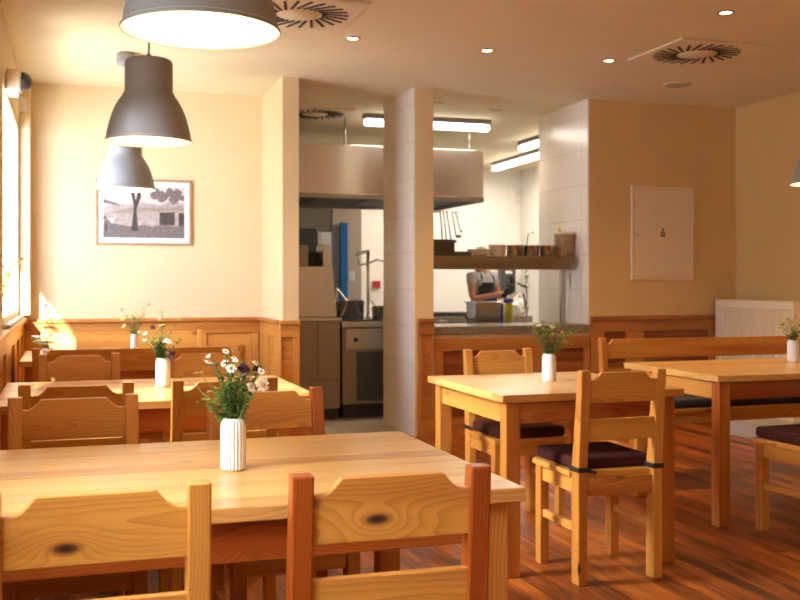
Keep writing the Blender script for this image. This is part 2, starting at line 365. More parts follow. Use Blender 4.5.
# inner partition with the dark doorway at the far left of the kitchen
mb = MB().box((2.99, 11.75, 0), (3.35, 12.7, CZ)).box((1.645, 11.75, 2.16), (2.99, 11.85, CZ))
struct(mb.build('wall_partition', 'beige'))
mb = MB().box((1.645, 11.76, 1.87), (2.82, 11.84, 2.16)).box((2.82, 11.76, 1.83), (2.99, 11.86, 2.16))
struct(mb.build('trim_door_header', 'grey_w'))
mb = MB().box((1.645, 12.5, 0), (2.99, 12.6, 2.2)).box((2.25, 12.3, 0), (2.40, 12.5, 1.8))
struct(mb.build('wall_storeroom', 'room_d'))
d = bpy.data.objects.new('door_1', None); COL.objects.link(d); d.location = (2.94, 11.62, 0); struct(d, 'blue kitchen door standing ajar')
bx((0, -.05, .02), (.10, 0, 1.90), 'door_leaf', 'bluegrey', d, .003)
bx((.10, -.075, .02), (.185, -.01, 1.93), 'door_edge', 'blue', d, .003)
bx((.04, -.075, 1.0), (.07, -.05, 1.12), 'door_handle', 'steel', d, .004)

# wainscot: frame and panel pine along a line; along = 'x' (facing -y) or 'y' (facing given sign in x)
def wains(name, a0, a1, face, along, stiles, mat='wains', top=.935, sgn=-1, boards=4, low=0.0, cap=True, panel_tint=.55, thick=.028):
    mb = MB()
    def b(u0, u1, z0, z1, d0, d1, ax, tint=None):
        # d measured out of the wall
        p, q = sorted((face+sgn*d0, face+sgn*d1))
        if along == 'x': mb.box((u0, p, z0), (u1, q, z1), ax if ax != 'u' else 0, tint)
        else: mb.box((p, u0, z0), (q, u1, z1), ax if ax != 'u' else 1, tint)
    st = sorted(stiles)
    h = top-.03
    b(a0, a1, low, low+.13, 0, thick, 'u', R.uniform(-.1, .2)); b(a0, a1, h-.10, h, 0, thick, 'u', R.uniform(.1, .4))
    if cap: b(a0, a1, h, top, 0, thick+.022, 'u', .3)
    for s0, s1 in st: b(s0, s1, low+.13, h-.10, 0, thick, 2, R.uniform(-.15, .15))
    segs = [(x[1], y[0]) for x, y in zip(st, st[1:])]
    for u0, u1 in segs:
        z = low+.13; hh = (h-.10-low-.13)/boards
        for i in range(boards): b(u0, u1, z+hh*i+.002, z+hh*(i+1)-.002, 0, .011, 'u', panel_tint+R.uniform(-.2, .25))
    return struct(mb.build(name, mat, bevel=.003, seg=1))
wains('trim_wainscot_back', -.33, 1.52, 8.33, 'x', [(-.33, -.28), (-.20, -.165), (.42, .46), (1.02, 1.06), (1.43, 1.485)], boards=3, panel_tint=.15, mat='pine')
wains('trim_wainscot_stub', 7.49, 8.30, 1.52, 'y', [(7.49, 7.66), (7.95, 8.05), (8.22, 8.30)], sgn=-1, boards=4, panel_tint=.1, mat='pine')
wains('trim_wainscot_stub_end', 1.495, 1.645, 7.49, 'x', [(1.495, 1.51), (1.60, 1.645)], boards=4, panel_tint=.15, mat='pine')
wains('trim_wainscot_column', 2.615, 2.757, 7.575, 'x', [(2.615, 2.65), (2.74, 2.757)], boards=4, panel_tint=.2)
wains('trim_wainscot_counter', 2.76, 4.155, 7.60, 'x', [(2.76, 2.84), (3.59, 3.73), (4.10, 4.155)], top=.80, boards=5, cap=False, panel_tint=.75)
wains('trim_wainscot_front', 4.165, 5.60, 7.60, 'x', [(4.165, 4.29), (4.50, 4.67), (5.32, 5.60)], boards=5, panel_tint=.75)
wains('trim_wainscot_left', -2.0, 8.30, WX, 'y', [(a, a+.09) for a in (-2.0, -1.0, 0, 1.0, 2.0, 3.0, 4.0, 5.0, 6.0, 6.9, 7.55, 8.21)], top=.955, sgn=1, boards=3, panel_tint=.15, mat='pine')
mb = MB().box((5.02, 6.25, 0), (5.62, 6.90, .13)); struct(mb.build('trim_plinth', 'plinth', bevel=.006), 'low grey plinth at the foot of the right wall')

# ------------------------------------------------------------ tables
def table(x0, x1, y0, y1, label, boards=9, knots=(), H=.757):
    cx, cy = (x0+x1)/2, (y0+y1)/2; w, d = (x1-x0)/2, (y1-y0)/2
    t = thing('dining_table', label, 'table', (cx, cy, 0), 0, 'pine dining tables')
    mb = MB(); n = boards; s = 2*d/n
    for i in range(n): mb.box((-w, -d+s*i, H-.032), (w, -d+s*(i+1), H), 0, R.choice((-.3, -.1, 0, .2, .45, .75)))
    mb.build('tabletop', 'pine_pale', t, .003)
    lw = .066; ins = .028
    for sx in (-1, 1):
        for sy in (-1, 1):
            xa, xb = sorted((sx*(w-ins), sx*(w-ins-lw))); ya, yb = sorted((sy*(d-ins), sy*(d-ins-lw)))
            bx((xa, ya, 0), (xb, yb, H-.032), 'leg', 'pine', t, .005, tint=R.uniform(.45, .75) if sy < 0 else R.uniform(.2, .6))
    a0, a1 = H-.032-.093, H-.032
    for sy in (-1, 1):
        ya, yb = sorted((sy*(d-ins-.012), sy*(d-ins-.036)))
        kn = (knots[0][0]-cx, -d+ins, knots[0][1]) if knots and sy < 0 else None
        bx((-w+ins+lw, ya, a0), (w-ins-lw, yb, a1), 'apron', 'pine', t, .003, 0, .95 if sy < 0 else .2, kn)
    for sx in (-1, 1):
        xa, xb = sorted((sx*(w-ins-.012), sx*(w-ins-.036)))
        bx((xa, -d+ins+lw, a0), (xb, d-ins-lw, a1), 'apron', 'pine', t, .003, 1, -.1)
    return t
table(-.295, .972, 2.065, 2.974, 'large pine table in the foreground, set with the ribbed vase', 10, [(.372, .655)])
table(-.272, .968, 4.03, 4.966, 'second pine table of the left row, behind the foreground table')
table(-.28, .96, 6.295, 7.257, 'rearmost pine table of the left row, between two benches')
table(1.677, 2.535, 3.785, 4.69, 'square pine table in the middle, beside the tiled column')
table(3.035, 4.60, 4.246, 5.137, 'right pine table in front of the bench and radiator')

# ------------------------------------------------------------ chairs and benches
def rail_profile(w, z_lo, z_end, z_top, notch=.075):
    h = w/2; pts = [(-h, z_lo), (h, z_lo), (h, z_end)]
    ease = [(.0, 0), (.18, .02), (.36, .10), (.55, .28), (.74, .56), (.9, .86), (1, 1)]
    pts += [(h-.012-(notch-.012)*a, z_end+(z_top-z_end)*b) for a, b in ease]
    pts += [(-h+.012+(notch-.012)*a, z_end+(z_top-z_end)*b) for a, b in reversed(ease)]
    return pts+[(-h, z_end)]
def seat_piece(t, W, post_tint, rail_tint, knot=None, knot2=None, foot_knot=None, D=.205, notch=.056, legs=True, H=.865):
    """back posts, rails, seat, front legs, aprons and rungs of one chair or bench, facing +y"""
    h = W/2; pw = .041
    def yb(z): return -D-.0-(.030*max(0, z-.45)/(H-.45))
    for sx in (-1, 1):
        xa, xb = sorted((sx*h, sx*(h-pw)))
        prof = [(-D, 0), (-D+.062, 0), (-D+.062, .46), (yb(H)+.040, H), (yb(H), H), (-D, .45)]
        kn = (xa, -D, .07) if foot_knot and sx < 0 else None
        MB().poly([(xa, y, z) for y, z in prof], [(xb, y, z) for y, z in prof], 2, post_tint[0 if sx < 0 else 1], kn).build('back_post', 'pine', t, .004)
    def rail(z_lo, z_end, z_top, name, tint, kn, nt=notch):
        iw = W-2*pw+.004
        pr = rail_profile(iw, z_lo, z_end, z_top, nt) if nt else [(-iw/2, z_lo), (iw/2, z_lo), (iw/2, z_top), (-iw/2, z_top)]
        k3 = (kn[0], yb(kn[1])+.008, kn[1]) if kn else None
        MB().poly([(x, yb(z)+.009, z) for x, z in pr], [(x, yb(z)+.030, z) for x, z in pr], 0, tint, k3).build(name, 'pine', t, .003)
    rail(.733, .825, .856, 'top_rail', rail_tint, knot)
    rail(.580, .66, .668, 'lower_rail', rail_tint-.1, knot2, 0)
    mb = MB(); F = .205
    mb.box((-h+pw+.002, -D+.03, .428), (h-pw-.002, -D+.064, .452), 0, 0)
    n = 4
    for i in range(n):
        s = (F+D-.064)/n; mb.box((-h-.008, -D+.064+s*i, .428), (h+.008, -D+.064+s*(i+1), .452), 0, R.uniform(-.15, .2))
    mb.build('seat', 'pine', t, .003)
    fl = .042
    for sx in (-1, 1):
        xa, xb = sorted((sx*h, sx*(h-fl)))
        bx((xa, F-.065, 0), (xb, F-.015, .428), 'front_leg', 'pine', t, .004, tint=R.uniform(-.1, .3))
        xa, xb = sorted((sx*(h-.010), sx*(h-.032)))
        bx((xa, -D+.062, .362), (xb, F-.065, .428), 'side_apron', 'pine', t, .002, tint=R.uniform(-.1, .2))
        bx((xa, -D+.062, .205), (xb, F-.065, .238), 'rung', 'pine', t, .003, tint=-.1)
    bx((-h+pw, -D+.012, .355), (h-pw, -D+.034, .428), 'back_apron', 'pine', t, .002, tint=.45)
    bx((-h+fl, F-.045, .362), (h-fl, F-.022, .428), 'front_apron', 'pine', t, .002, tint=.1)
CH = 'pine chairs at the tables'
def cushion(t, W, D=.205, mat='cushion', straps=True, ln=.35):
    h = W/2
    mb = MB(); mb.box((-h+.012, -D+.068, .4525), (h-.012, -D+.068+ln, .505))
    c = mb.build('seat_cushion', mat, t, .018, 4)
    c['label'] = 'dark maroon seat cushion' if mat == 'cushion' else 'long dark seat cushion'
    if straps:
        for sx in (-1, 1):
            xa, xb = sorted((sx*(h+.004), sx*(h-.046)))
            s = MB().box((xa, -D-.006, .455), (xb, -D-.001, .475)).box((xa, -D-.006, .455), (xa+.004, -D+.075, .475)).box((xb-.004, -D-.006, .455), (xb, -D+.075, .475))
            if sx < 0: s.poly([(xb, -D-.006, .452), (xb+.03, -D-.012, .446), (xb+.03, -D-.008, .446), (xb, -D-.002, .452)], [(xb, -D-.006, .470), (xb+.03, -D-.012, .460), (xb+.03, -D-.008, .460), (xb, -D-.002, .470)])
            s.build('tie_strap', 'black', c, .001)
def chair(x, y, face, label, cush=False, pt=(.1, .1), rt=.1, W=.386, **kw):
    t = thing('dining_chair', label, 'chair', (x, y, 0), face, CH)
    seat_piece(t, W, pt, rt, **kw)
    if cush: cushion(t, W)
    return t
U = PI
chair(.044, 2.022, 0, 'pine chair in the bottom left corner, back to the camera', pt=(.1, .08), rt=.15, knot=(-.05, .765), W=.387)
chair(.579, 2.022, math.radians(-1), 'pine chair with a big dark knot in its backrest, at the foreground table', pt=(1.1, 1.05), rt=.12, knot=(-.03, .775), W=.387)
chair(.014, 3.09, U, 'pine chair at the far left side of the foreground table', pt=(.1, .1), rt=.15)
chair(.628, 3.10, U+math.radians(3), 'pine chair behind the flower bouquet on the far side of the foreground table', pt=(1.0, .3), rt=.2, knot=(.10, .755))
chair(.025, 3.925, 0, 'pine chair at the near left side of the second left table', pt=(.1, .1), rt=.1)
chair(.535, 3.935, math.radians(2), 'pine chair at the near right side of the second left table', pt=(.1, .6), rt=.0)
chair(.046, 5.03, U, 'pine chair at the far left side of the second left table', pt=(.2, .2), rt=.25)
chair(.640, 4.99, U, 'pine chair at the far right side of the second left table, behind its white vase', pt=(.1, .1), rt=.0)
chair(2.165, 4.735, U, 'pine chair with maroon cushion on the far side of the square table', True, pt=(.2, .1), rt=.2)
chair(2.127, 3.825, 0, 'pine chair with maroon cushion standing in front of the square table', True, pt=(.4, .1), rt=.25, foot_knot=True, W=.386)
chair(3.42, 4.02, math.radians(2), 'pine chair with maroon cushion cut off by the right photo edge', True, pt=(.2, .2), rt=.2)
def bench(x, y, face, W, label, cush=False, rt=.25, **kw):
    t = thing('bench', label, 'bench', (x, y, 0), face, 'pine benches')
    seat_piece(t, W, (.1, .1), rt, notch=.055, **kw)
    if cush: cushion(t, W, mat='navy', straps=False, ln=.34)
    return t
bench(.38, 5.955, 0, 1.14, 'pine bench with its back to the second left table', rt=.0)
bench(.38, 7.485, U, 1.15, 'pine bench behind the rearmost left table, under the framed picture', rt=.1)
bench(3.99, 5.50, U, 1.58, 'long pine bench with dark cushion in front of the radiator', True, rt=.45, knot=(.07, .80))

# ------------------------------------------------------------ pendant lamps
def pendant(x, y, z, label, e=8):
    t = thing('pendant_lamp', label, 'lamp', (x, y, z), 0, 'grey bell pendant lamps')
    outer = [(.197, .0), (.199, .006), (.193, .012), (.188, .045), (.178, .085), (.166, .125), (.150, .165), (.132, .195), (.117, .215), (.117, .222), (.110, .228), (.1085, .235), (.1085, .360), (.105, .374), (.095, .381), (.03, .384), (.012, .40), (.006, .41)]
    MB().lathe(outer, seg=48, closed=False).build('lamp_shade', 'lamp', t)
    inner = [(.1955, .002), (.185, .045), (.175, .085), (.163, .125), (.147, .165), (.129, .195), (.113, .217), (.105, .235), (.105, .350), (.002, .352)]
    s = MB().lathe(inner, seg=48, closed=False).build('shade_lining', 'lamp_in', t); s['label'] = 'white inner side of the shade'
    MB().lathe([(.02, .352), (.022, .29), (.018, .26)], seg=16).build('socket', 'black', t)
    b = MB().lathe([(.010, .262), (.016, .25), (.030, .215), (.030, .195), (.018, .172), (.002, .167)], seg=16).build('light_bulb', 'bulb', t)
    MB().tube([(0, 0, .405), (.003, .002, .6), (-.002, .003, .75), (0, 0, CZ-z-.03)], .0045).build('cord', 'black', t)
    MB().lathe([(.058, 0), (.062, .012), (.060, .070), (.050, .078)], (0, 0, CZ-z-.079), 24).build('ceiling_canopy', 'lamp', t)
    light('bulb_light', 'POINT', (0, 0, .14), e*.85, (1, .70, .38), .04, parent=t)
    return t
pendant(.315, 2.575, 1.847, 'grey bell pendant lamp nearest the camera, cut off by the top edge')
pendant(.348, 4.80, 1.865, 'middle grey bell pendant lamp of the left row')
pendant(.360, 7.06, 1.843, 'rearmost grey bell pendant lamp, in front of the framed picture')
pendant(4.70, 5.45, 1.865, 'grey bell pendant lamp cut off by the right photo edge', 14)

# ------------------------------------------------------------ ceiling fittings
def downlight(x, y, label, e=46, group='recessed ceiling downlights'):
    t = thing('downlight', label, 'ceiling light', (x, y, CZ), 0, group)
    MB().lathe([(.034, -.001), (.036, -.008), (.048, -.006), (.050, -.0005)], seg=24, closed=False).build('trim_ring', 'steel', t)
    MB().lathe([(.001, -.004), (.033, -.004), (.034, -.001)], seg=24, closed=False).build('lens', 'spot', t)
    light('spot_light', 'SPOT', (0, 0, -.02), e, WARM, .03, aim=(0, 0, -1), parent=t, spot=math.radians(125), blend=.8)
downlight(1.706, 6.18, 'lit downlight beside the left swirl vent')
downlight(2.643, 6.22, 'lit downlight in the middle of the ceiling, above the pass')
downlight(3.569, 6.24, 'lit downlight left of the right swirl vent')
downlight(3.573, 4.925, 'lit downlight at the top edge of the photo')
def vent(x, y, r, label, sq=.64, seed=0, plate='vent'):
    t = thing('air_vent', label, 'air vent', (x, y, CZ), 0, 'square swirl vents')
    bx((-sq/2, -sq/2, -.014), (sq/2, sq/2, -.0005), 'plate', plate, t, .003)
    mb = MB(); n = 24
    for i in range(n):
        a = 2*PI*i/n; r0, r1 = r*.47, r; sk = .30; hw = .0085
        p = Vector((math.cos(a)*r0, math.sin(a)*r0, 0)); q = Vector((math.cos(a+sk)*r1, math.sin(a+sk)*r1, 0))
        d = (q-p).normalized(); s = Vector((-d.y, d.x, 0))*hw
        P = [p-s, q-s, q+s, p+s]
        mb.poly([(v.x, v.y, -.0185) for v in P], [(v.x, v.y, -.0138) for v in P])
    sl = mb.build('swirl_slots', 'dark', t); sl['label'] = 'ring of dark slanted slots'
    MB().lathe([(r*.40, -.0142), (r*.39, -.019), (.002, -.020)], seg=32, closed=False).build('centre_disc', plate, t)
vent(4.005, 5.84, .285, 'square ceiling vent with swirl slots at the upper right', .66)
vent(1.25, 5.69, .285, 'square ceiling vent with swirl slots beside the nearest pendant lamp', .66)
vent(2.13, 9.0, .26, 'square swirl vent on the kitchen ceiling above the hood', .60)
t = thing('ceiling_speaker', 'round grey flush speaker in the ceiling near the right swirl vent', 'speaker', (4.51, 6.83, CZ))
MB().lathe([(.105, -.0005), (.112, -.006), (.100, -.010)], seg=32, closed=False).build('rim', 'vent', t)
MB().lathe([(.100, -.008), (.05, -.0095), (.002, -.010)], seg=32, closed=False).build('grille', 'plinth', t)
for x, y, lab in ((3.0, 8.17, 'small white ceiling strip behind the tiled column top'), (3.62, 8.35, 'small white ceiling strip beside the tiled pillar top')):
    t = thing('ceiling_strip', lab, 'ceiling fitting', (x, y, CZ))
    bx((-.065, -.02, -.010), (.065, .02, -.0005), 'strip_body', 'white', t, .003); bx((-.05, -.006, -.012), (.05, .006, -.009), 'slot', 'vent', t)
t = thing('security_camera', 'white wall camera with dark dome high on the left wall', 'camera', (-.36, 6.5, 2.425))
bx((0, -.06, -.065), (.085, .06, .07), 'housing', 'cabinet', t, .012)
bx((.01, -.05, -.085), (.07, .05, -.06), 'bracket', 'white', t, .008)
dome = MB().lathe([(.058, 0), (.055, .02), (.040, .045), (.018, .058), (.001, .061)], seg=24); dome = dome.build('dome', 'charcoal', t); dome.rotation_euler = (0, PI/2, 0)
dome.location = (.084, .0, .005)
t = thing('motion_sensor', 'small white motion sensor under the wall camera', 'sensor', (-.338, 8.105, 2.50))
bx((-.03, -.035, 0), (.03, 0, .11), 'sensor_body', 'white', t, .008)
bx((-.018, -.039, .03), (.018, -.034, .055), 'sensor_window', 'cabinet', t, .002)

# ------------------------------------------------------------ wall things
t = thing('framed_picture', 'framed grey photograph of an old house behind a tree on the back wall', 'picture', (.567, 8.33, 1.78))
W2, H2 = .372, .262
mb = MB()
for lo, hi in (((-W2, -.026, -H2), (-W2+.017, 0, H2)), ((W2-.017, -.026, -H2), (W2, 0, H2)), ((-W2+.017, -.026, H2-.017), (W2-.017, 0, H2)), ((-W2+.017, -.026, -H2), (W2-.017, 0, -H2+.017))): mb.box(lo, hi)
mb.build('frame', 'oak', t, .003)
bx((-W2+.016, -.014, -H2+.016), (W2-.016, -.004, H2-.016), 'mat_board', 'paper', t)
mb = MB(); dep = [-.0145]
def sheet(pts, mi):
    mb.mi = mi; y = dep[0]; dep[0] -= .00025
    mb.poly([(x, y, z) for x, z in pts], [(x, y-.0002, z) for x, z in pts])
pw, ph = .315, .205
sheet([(-pw, -ph), (pw, -ph), (pw, ph), (-pw, ph)], 0)
sheet([(-pw, .02), (-.24, .07), (-.14, .055), (-.02, .08), (.12, .06), (.22, .10), (pw, .07), (pw, -.05), (-pw, -.05)], 1)
sheet([(-pw, .10), (-.20, .065), (-.20, .050), (-pw, .07)], 2)
sheet([(-.235, .005), (-.10, .035), (pw, .045), (pw, .018), (-.235, -.012)], 4)
sheet([(-.235, -.012), (pw, .018), (pw, -.14), (-.235, -.12)], 1)
sheet([(.12, .0), (.24, .005), (.24, -.10), (.12, -.10)], 3)
sheet([(.27, .0), (pw, .0), (pw, -.12), (.27, -.12)], 3)
sheet([(-pw, -.10), (-.28, -.055), (-.255, -.09), (-.2, -.10), (-.1, -.115), (0, -.10), (.06, -.115), (.14, -.095), (.24, -.11), (pw, -.095), (pw, -ph), (-pw, -ph)], 2)
sheet([(-.10, -.15), (-.045, -.15), (-.06, .02), (-.025, .12), (-.03, .19), (-.045, .19), (-.065, .09), (-.085, .19), (-.11, .19), (-.08, .05)], 3)
for cx, cz, rr in ((.09, .15, .05), (.14, .13, .055), (.20, .165, .04), (.24, .12, .05), (.26, .165, .04), (.30, .12, .03), (-.29, -.09, .03), (-.30, -.05, .02)):
    sheet([(cx+rr*R.uniform(.6, 1.1)*math.cos(a), min(ph, cz+rr*R.uniform(.6, 1.1)*math.sin(a))) if cx+rr < pw else (min(pw, cx+rr*R.uniform(.6, 1.0)*math.cos(a)), min(ph, cz+rr*.8*math.sin(a))) for a in [2*PI*i/11 for i in range(11)]], 2)
sheet([(-.30, -.15), (-.285, -.15), (-.285, -.09), (-.30, -.09)], 3)
mb.build('photo_print', ['p0', 'p1', 'p2', 'p3', 'p4'], t)
t = thing('fuse_box', 'flush cream electrical cabinet door on the right front wall', 'cabinet', (4.868, 7.60, 1.645))
mb = MB(); fw, fh = .31, .402
for lo, hi in (((-fw, -.014, -fh), (-fw+.026, 0, fh)), ((fw-.026, -.014, -fh), (fw, 0, fh)), ((-fw+.026, -.014, fh-.026), (fw-.026, 0, fh)), ((-fw+.026, -.014, -fh), (fw-.026, 0, -fh+.026))): mb.box(lo, hi)
mb.build('frame', 'cabinet', t, .003)
d = bx((-fw+.029, -.011, -fh+.029), (fw-.029, -.001, fh-.029), 'door', 'cabinet', t, .002)
mb = MB()
mb.poly([(-.012, -.0115, .015), (.012, -.0115, .015), (.004, -.0115, .045), (-.004, -.0115, .045)], [(-.012, -.0125, .015), (.012, -.0125, .015), (.004, -.0125, .045), (-.004, -.0125, .045)])
mb.box((-.024, -.0125, -.030), (.024, -.0115, -.018)).box((-.020, -.0125, -.018), (-.008, -.0115, .012)).box((.008, -.0125, -.018), (.020, -.0115, .012)).box((-.004, -.0125, -.014), (.004, -.0115, .008))
mb.build('emblem', 'emblem', d)
mb = MB().lathe([(.008, 0), (.008, .006)], seg=12); o = mb.build('lock', 'steel', d, loc=(-fw+.06, -.011, -.02)); o.rotation_euler = (PI/2, 0, 0)
t = thing('radiator', 'white ribbed panel radiator on the right wall behind the bench', 'radiator', (5.48, 7.05, .13))
mb = MB(); ry, rh = .50, .94
mb.box((-.11, -ry, 0), (-.10, ry, rh))
n = 27
for i in range(n):
    y = -ry+.035+(2*ry-.07)*i/(n-1); mb.box((-.124, y-.0105, .05), (-.11, y+.0105, rh-.06))
mb.build('front_panel', 'radiator', t, .003)
bx((-.10, -ry, 0), (.02, -ry+.012, rh), 'side_panel', 'radiator', t, .003); bx((-.10, ry-.012, 0), (.02, ry, rh), 'side_panel', 'radiator', t, .003)
mb = MB()
for i in range(24): mb.box((-.10, -ry+.03+i*.0395, rh-.012), (.02, -ry+.045+i*.0395, rh))
mb.box((-.1, -ry+.012, rh-.012), (-.085, ry-.012, rh)).box((.005, -ry+.012, rh-.012), (.02, ry-.012, rh))
mb.build('top_grille', 'radiator', t)
bx((.0, -ry+.02, .02), (.015, ry-.02, rh-.02), 'rear_panel', 'radiator', t)
bx((.02, -.3, .3), (.139, -.26, .8), 'wall_bracket', 'radiator', t); bx((.02, .26, .3), (.139, .3, .8), 'wall_bracket', 'radiator', t)

# ------------------------------------------------------------ vases and flowers
def vase(x, y, label, ribbed=True, h=.128, r=.0345, z=.757):
    wob = (lambda a: 1+.04*math.cos(a*22)) if ribbed else None
    prof = [(r*.80, 0), (r*.95, .004), (r, .012), (r, h-.026), (r*.97, h-.016), (r*.89, h-.007), (r*.79, h-.0015), (r*.74, h), (r*.68, h-.002), (r*.70, h-.02), (r*.8, h-.06), (r*.2, h-.062)]
    o = MB().lathe(prof, seg=130 if ribbed else 32, wob=wob).build('vase', 'ceramic', loc=(x, y, z))
    return tag(o, label, 'vase', 'white flower vases')
def curve(p, q, sag, n=6):
    p = Vector(p); q = Vector(q); m = Vector((p.x+(q.x-p.x)*.25, p.y+(q.y-p.y)*.25, p.z+(q.z-p.z)*.65))
    return [(1-t)**2*p+2*t*(1-t)*m+t*t*q for t in [i/n for i in range(n+1)]]
CR = Vector((math.cos(math.radians(18.1)), -math.sin(math.radians(18.1)), 0)); CF = Vector((CR.y*-1, CR.x, 0))
def flower(base, off, label, group, r0=.014, kind='daisy', petal='petal', eye='eye', name='daisy', seg=12, sr=.0011):
    tip = Vector(off); r = r0*.82
    s = MB().tube(curve((base.x*0+R.uniform(-.012, .012), R.uniform(-.012, .012), -.06), tip, 0), sr, 5)
    t = s.build(name, 'stem', loc=base); tag(t, label, 'flower', group)
    mb = MB(); nrm = (tip.normalized()*.6+Vector((R.uniform(-.5, .5), R.uniform(-1, -.1), R.uniform(0, .6)))).normalized()
    u = nrm.orthogonal().normalized(); v = nrm.cross(u)
    if kind == 'ball':
        for i in range(40):
            d = Vector((R.gauss(0, 1), R.gauss(0, 1), R.gauss(0, 1))).normalized()
            if d.dot(nrm) < -.4: d = -d
            mb.leaf(tip, d, d.orthogonal(), r, r*.35, .05)
    else:
        for i in range(seg):
            a = 2*PI*i/seg+R.uniform(-.1, .1); d = u*math.cos(a)+v*math.sin(a)
            mb.leaf(tip+d*r*.22, d+nrm*R.uniform(-.15, .25), nrm, r*R.uniform(.75, 1.0), r*.42, .12)
    h = mb.build('petals', petal, t)
    if kind != 'ball':
        e = MB().lathe([(r*.34, 0), (r*.30, r*.14), (r*.14, r*.22), (.0003, r*.24)], seg=10).build('flower_centre', eye, h)
        e.location = tip; e.rotation_euler = nrm.to_track_quat('Z', 'Y').to_euler()
    return t
def sprig(base, off, label, group, n=14, ln=.02, wd=.010, mat='leaf', sr=.0012, name='leafy_sprig'):
    mb = MB(); pts = curve((R.uniform(-.012, .012), R.uniform(-.012, .012), -.06), Vector(off), 0, 10)
    t = MB().tube(pts, sr, 5, sr*.5).build(name, 'stem', loc=base); tag(t, label, 'foliage', group)
    for i in range(n):
        f = .30+.70*i/(n-1); p = pts[min(9, int(f*10))].lerp(pts[min(10, int(f*10)+1)], f*10 % 1 if f < 1 else 1)
        a = i*2.4+R.uniform(-.4, .4); d = Vector((math.cos(a), math.sin(a), R.uniform(.1, .8)))
        mb.leaf(p, d, (0, 0, 1), ln*R.uniform(.7, 1.3), wd*R.uniform(.7, 1.2))
    mb.build('leaves', mat, t)
    return t
def bouquet(x, y, rim, where, fl, sp, z=.757):
    base = Vector((x, y, z+rim))
    for (dx, dz, r, kind, pet, eye, nm, lab) in fl:
        off = CR*dx+CF*R.uniform(-.05, .05)+Vector((0, 0, dz))
        flower(base, off, '%s in the vase %s' % (lab, where), '%s in the vase %s' % (lab+'s', where), r, kind, pet, eye, nm)
    for (dx, dz, n, ln, wd, mat) in sp:
        off = CR*dx+CF*R.uniform(-.04, .04)+Vector((0, 0, dz))
        sprig(base, off, '%s sprig in the vase %s' % ('bright green leafy' if mat == 'leaf_l' else 'dark green leafy', where), '%s sprigs in the vase %s' % ('bright green' if mat == 'leaf_l' else 'dark green', where), n, ln, wd, mat)
def P(zx, zy, s=4.283, ox=170, oy=340, cx=232, rim=422, sc=400.):
    return ((ox+zx/s-cx)/sc, (rim-(oy+zy/s))/sc)
D = ('daisy', 'petal', 'eye', 'daisy', 'small white daisy')
fl = []
for zx, zy, r in ((108, 165, .017), (75, 195, .012), (160, 115, .015), (237, 68, .011), (215, 125, .013), (262, 138, .016), (278, 195, .016), (302, 180, .016), (345, 215, .016), (365, 115, .010), (288, 100, .009), (170, 85, .008), (388, 150, .012), (262, 98, .008)):
    fl.append((*P(zx, zy), r)+D)
fl.append((*P(398, 205), .022, 'daisy', 'petal', 'eye', 'daisy', 'larger white daisy'))
for zx, zy, r in ((322, 138, .020), (350, 150, .015), (300, 140, .014)): fl.append((*P(zx, zy), r, 'ball', 'petal_p', 'eye', 'purple_flower', 'dark purple flower'))
sp = [(*P(a, b), 26, .019, .009, 'leaf') for a, b in ((180, 120), (240, 110), (270, 90), (320, 110), (340, 150), (375, 140), (350, 230), (215, 170), (245, 200), (290, 250), (330, 210), (295, 150), (195, 130), (225, 90), (250, 150), (290, 120), (330, 180), (365, 160), (345, 260), (225, 220), (280, 210), (310, 240), (260, 230), (205, 250), (240, 270), (300, 190), (265, 190))]
sp += [(*P(a, b), 16, .024, .015, 'leaf_l') for a, b in ((150, 270), (225, 290), (195, 225), (135, 290), (190, 240), (160, 300), (210, 280))]
V1 = vase(.381, 2.481, 'ribbed white vase full of daisies on the foreground table', r=.0305)
bouquet(.381, 2.481, .126, 'on the foreground table', fl, sp)
V2 = vase(.391, 4.556, 'smooth white vase on the second left table', False, r=.0325)
q = lambda zx, zy: P(zx, zy, 6.667, 120, 310, 163, 361, 226.)
fl = [(*q(a, b), r)+D for a, b, r in ((270, 120, .016), (172, 175, .013), (155, 220, .010), (120, 165, .008), (258, 78, .010), (235, 150, .009), (295, 265, .008))]
fl += [(*q(a, b), .024, 'daisy', 'petal', 'eye', 'daisy', 'larger white daisy') for a, b in ((300, 222), (335, 222))]
fl += [(*q(a, b), .018, 'ball', 'petal_p', 'eye', 'purple_flower', 'dark purple flower') for a, b in ((208, 140), (352, 305), (345, 320))]
sp = [(*q(a, b), 20, .026, .012, 'leaf') for a, b in ((240, 240), (260, 290), (215, 230), (285, 250), (225, 190), (255, 200), (285, 160), (230, 270), (300, 290), (395, 220), (270, 250), (250, 230), (265, 280), (380, 90), (275, 30))]
bouquet(.391, 4.556, .126, 'on the second left table', fl, sp)
V3 = vase(.40, 6.78, 'narrow white vase on the rearmost left table', False, h=.125, r=.024)
Y = ('daisy', 'petal_y', 'eye', 'daisy', 'pale yellow daisy')
fl = [(dx, dz, .020)+Y for dx, dz in ((-.07, .10), (-.04, .12), (.01, .125), (.05, .115), (-.06, .06), (.02, .10), (.03, .13), (-.01, .14))]
sp = [(dx, dz, 12, .032, .012, 'leaf') for dx, dz in ((-.08, .17), (-.05, .10), (0, .16), (.05, .12), (.09, .20), (.03, .08), (-.02, .08), (.11, .23), (0, .11))]
bouquet(.40, 6.78, .122, 'on the rearmost left table', fl, sp)
VA = vase(2.13, 4.275, 'smooth white vase on the square table', False, r=.0325)
fl = [(dx, dz, .018)+Y for dx, dz in ((-.02, .12), (-.045, .13), (.01, .13), (.06, .10), (.09, .085), (.075, .06), (.11, .09), (.10, .05), (-.06, .10), (.03, .09))]
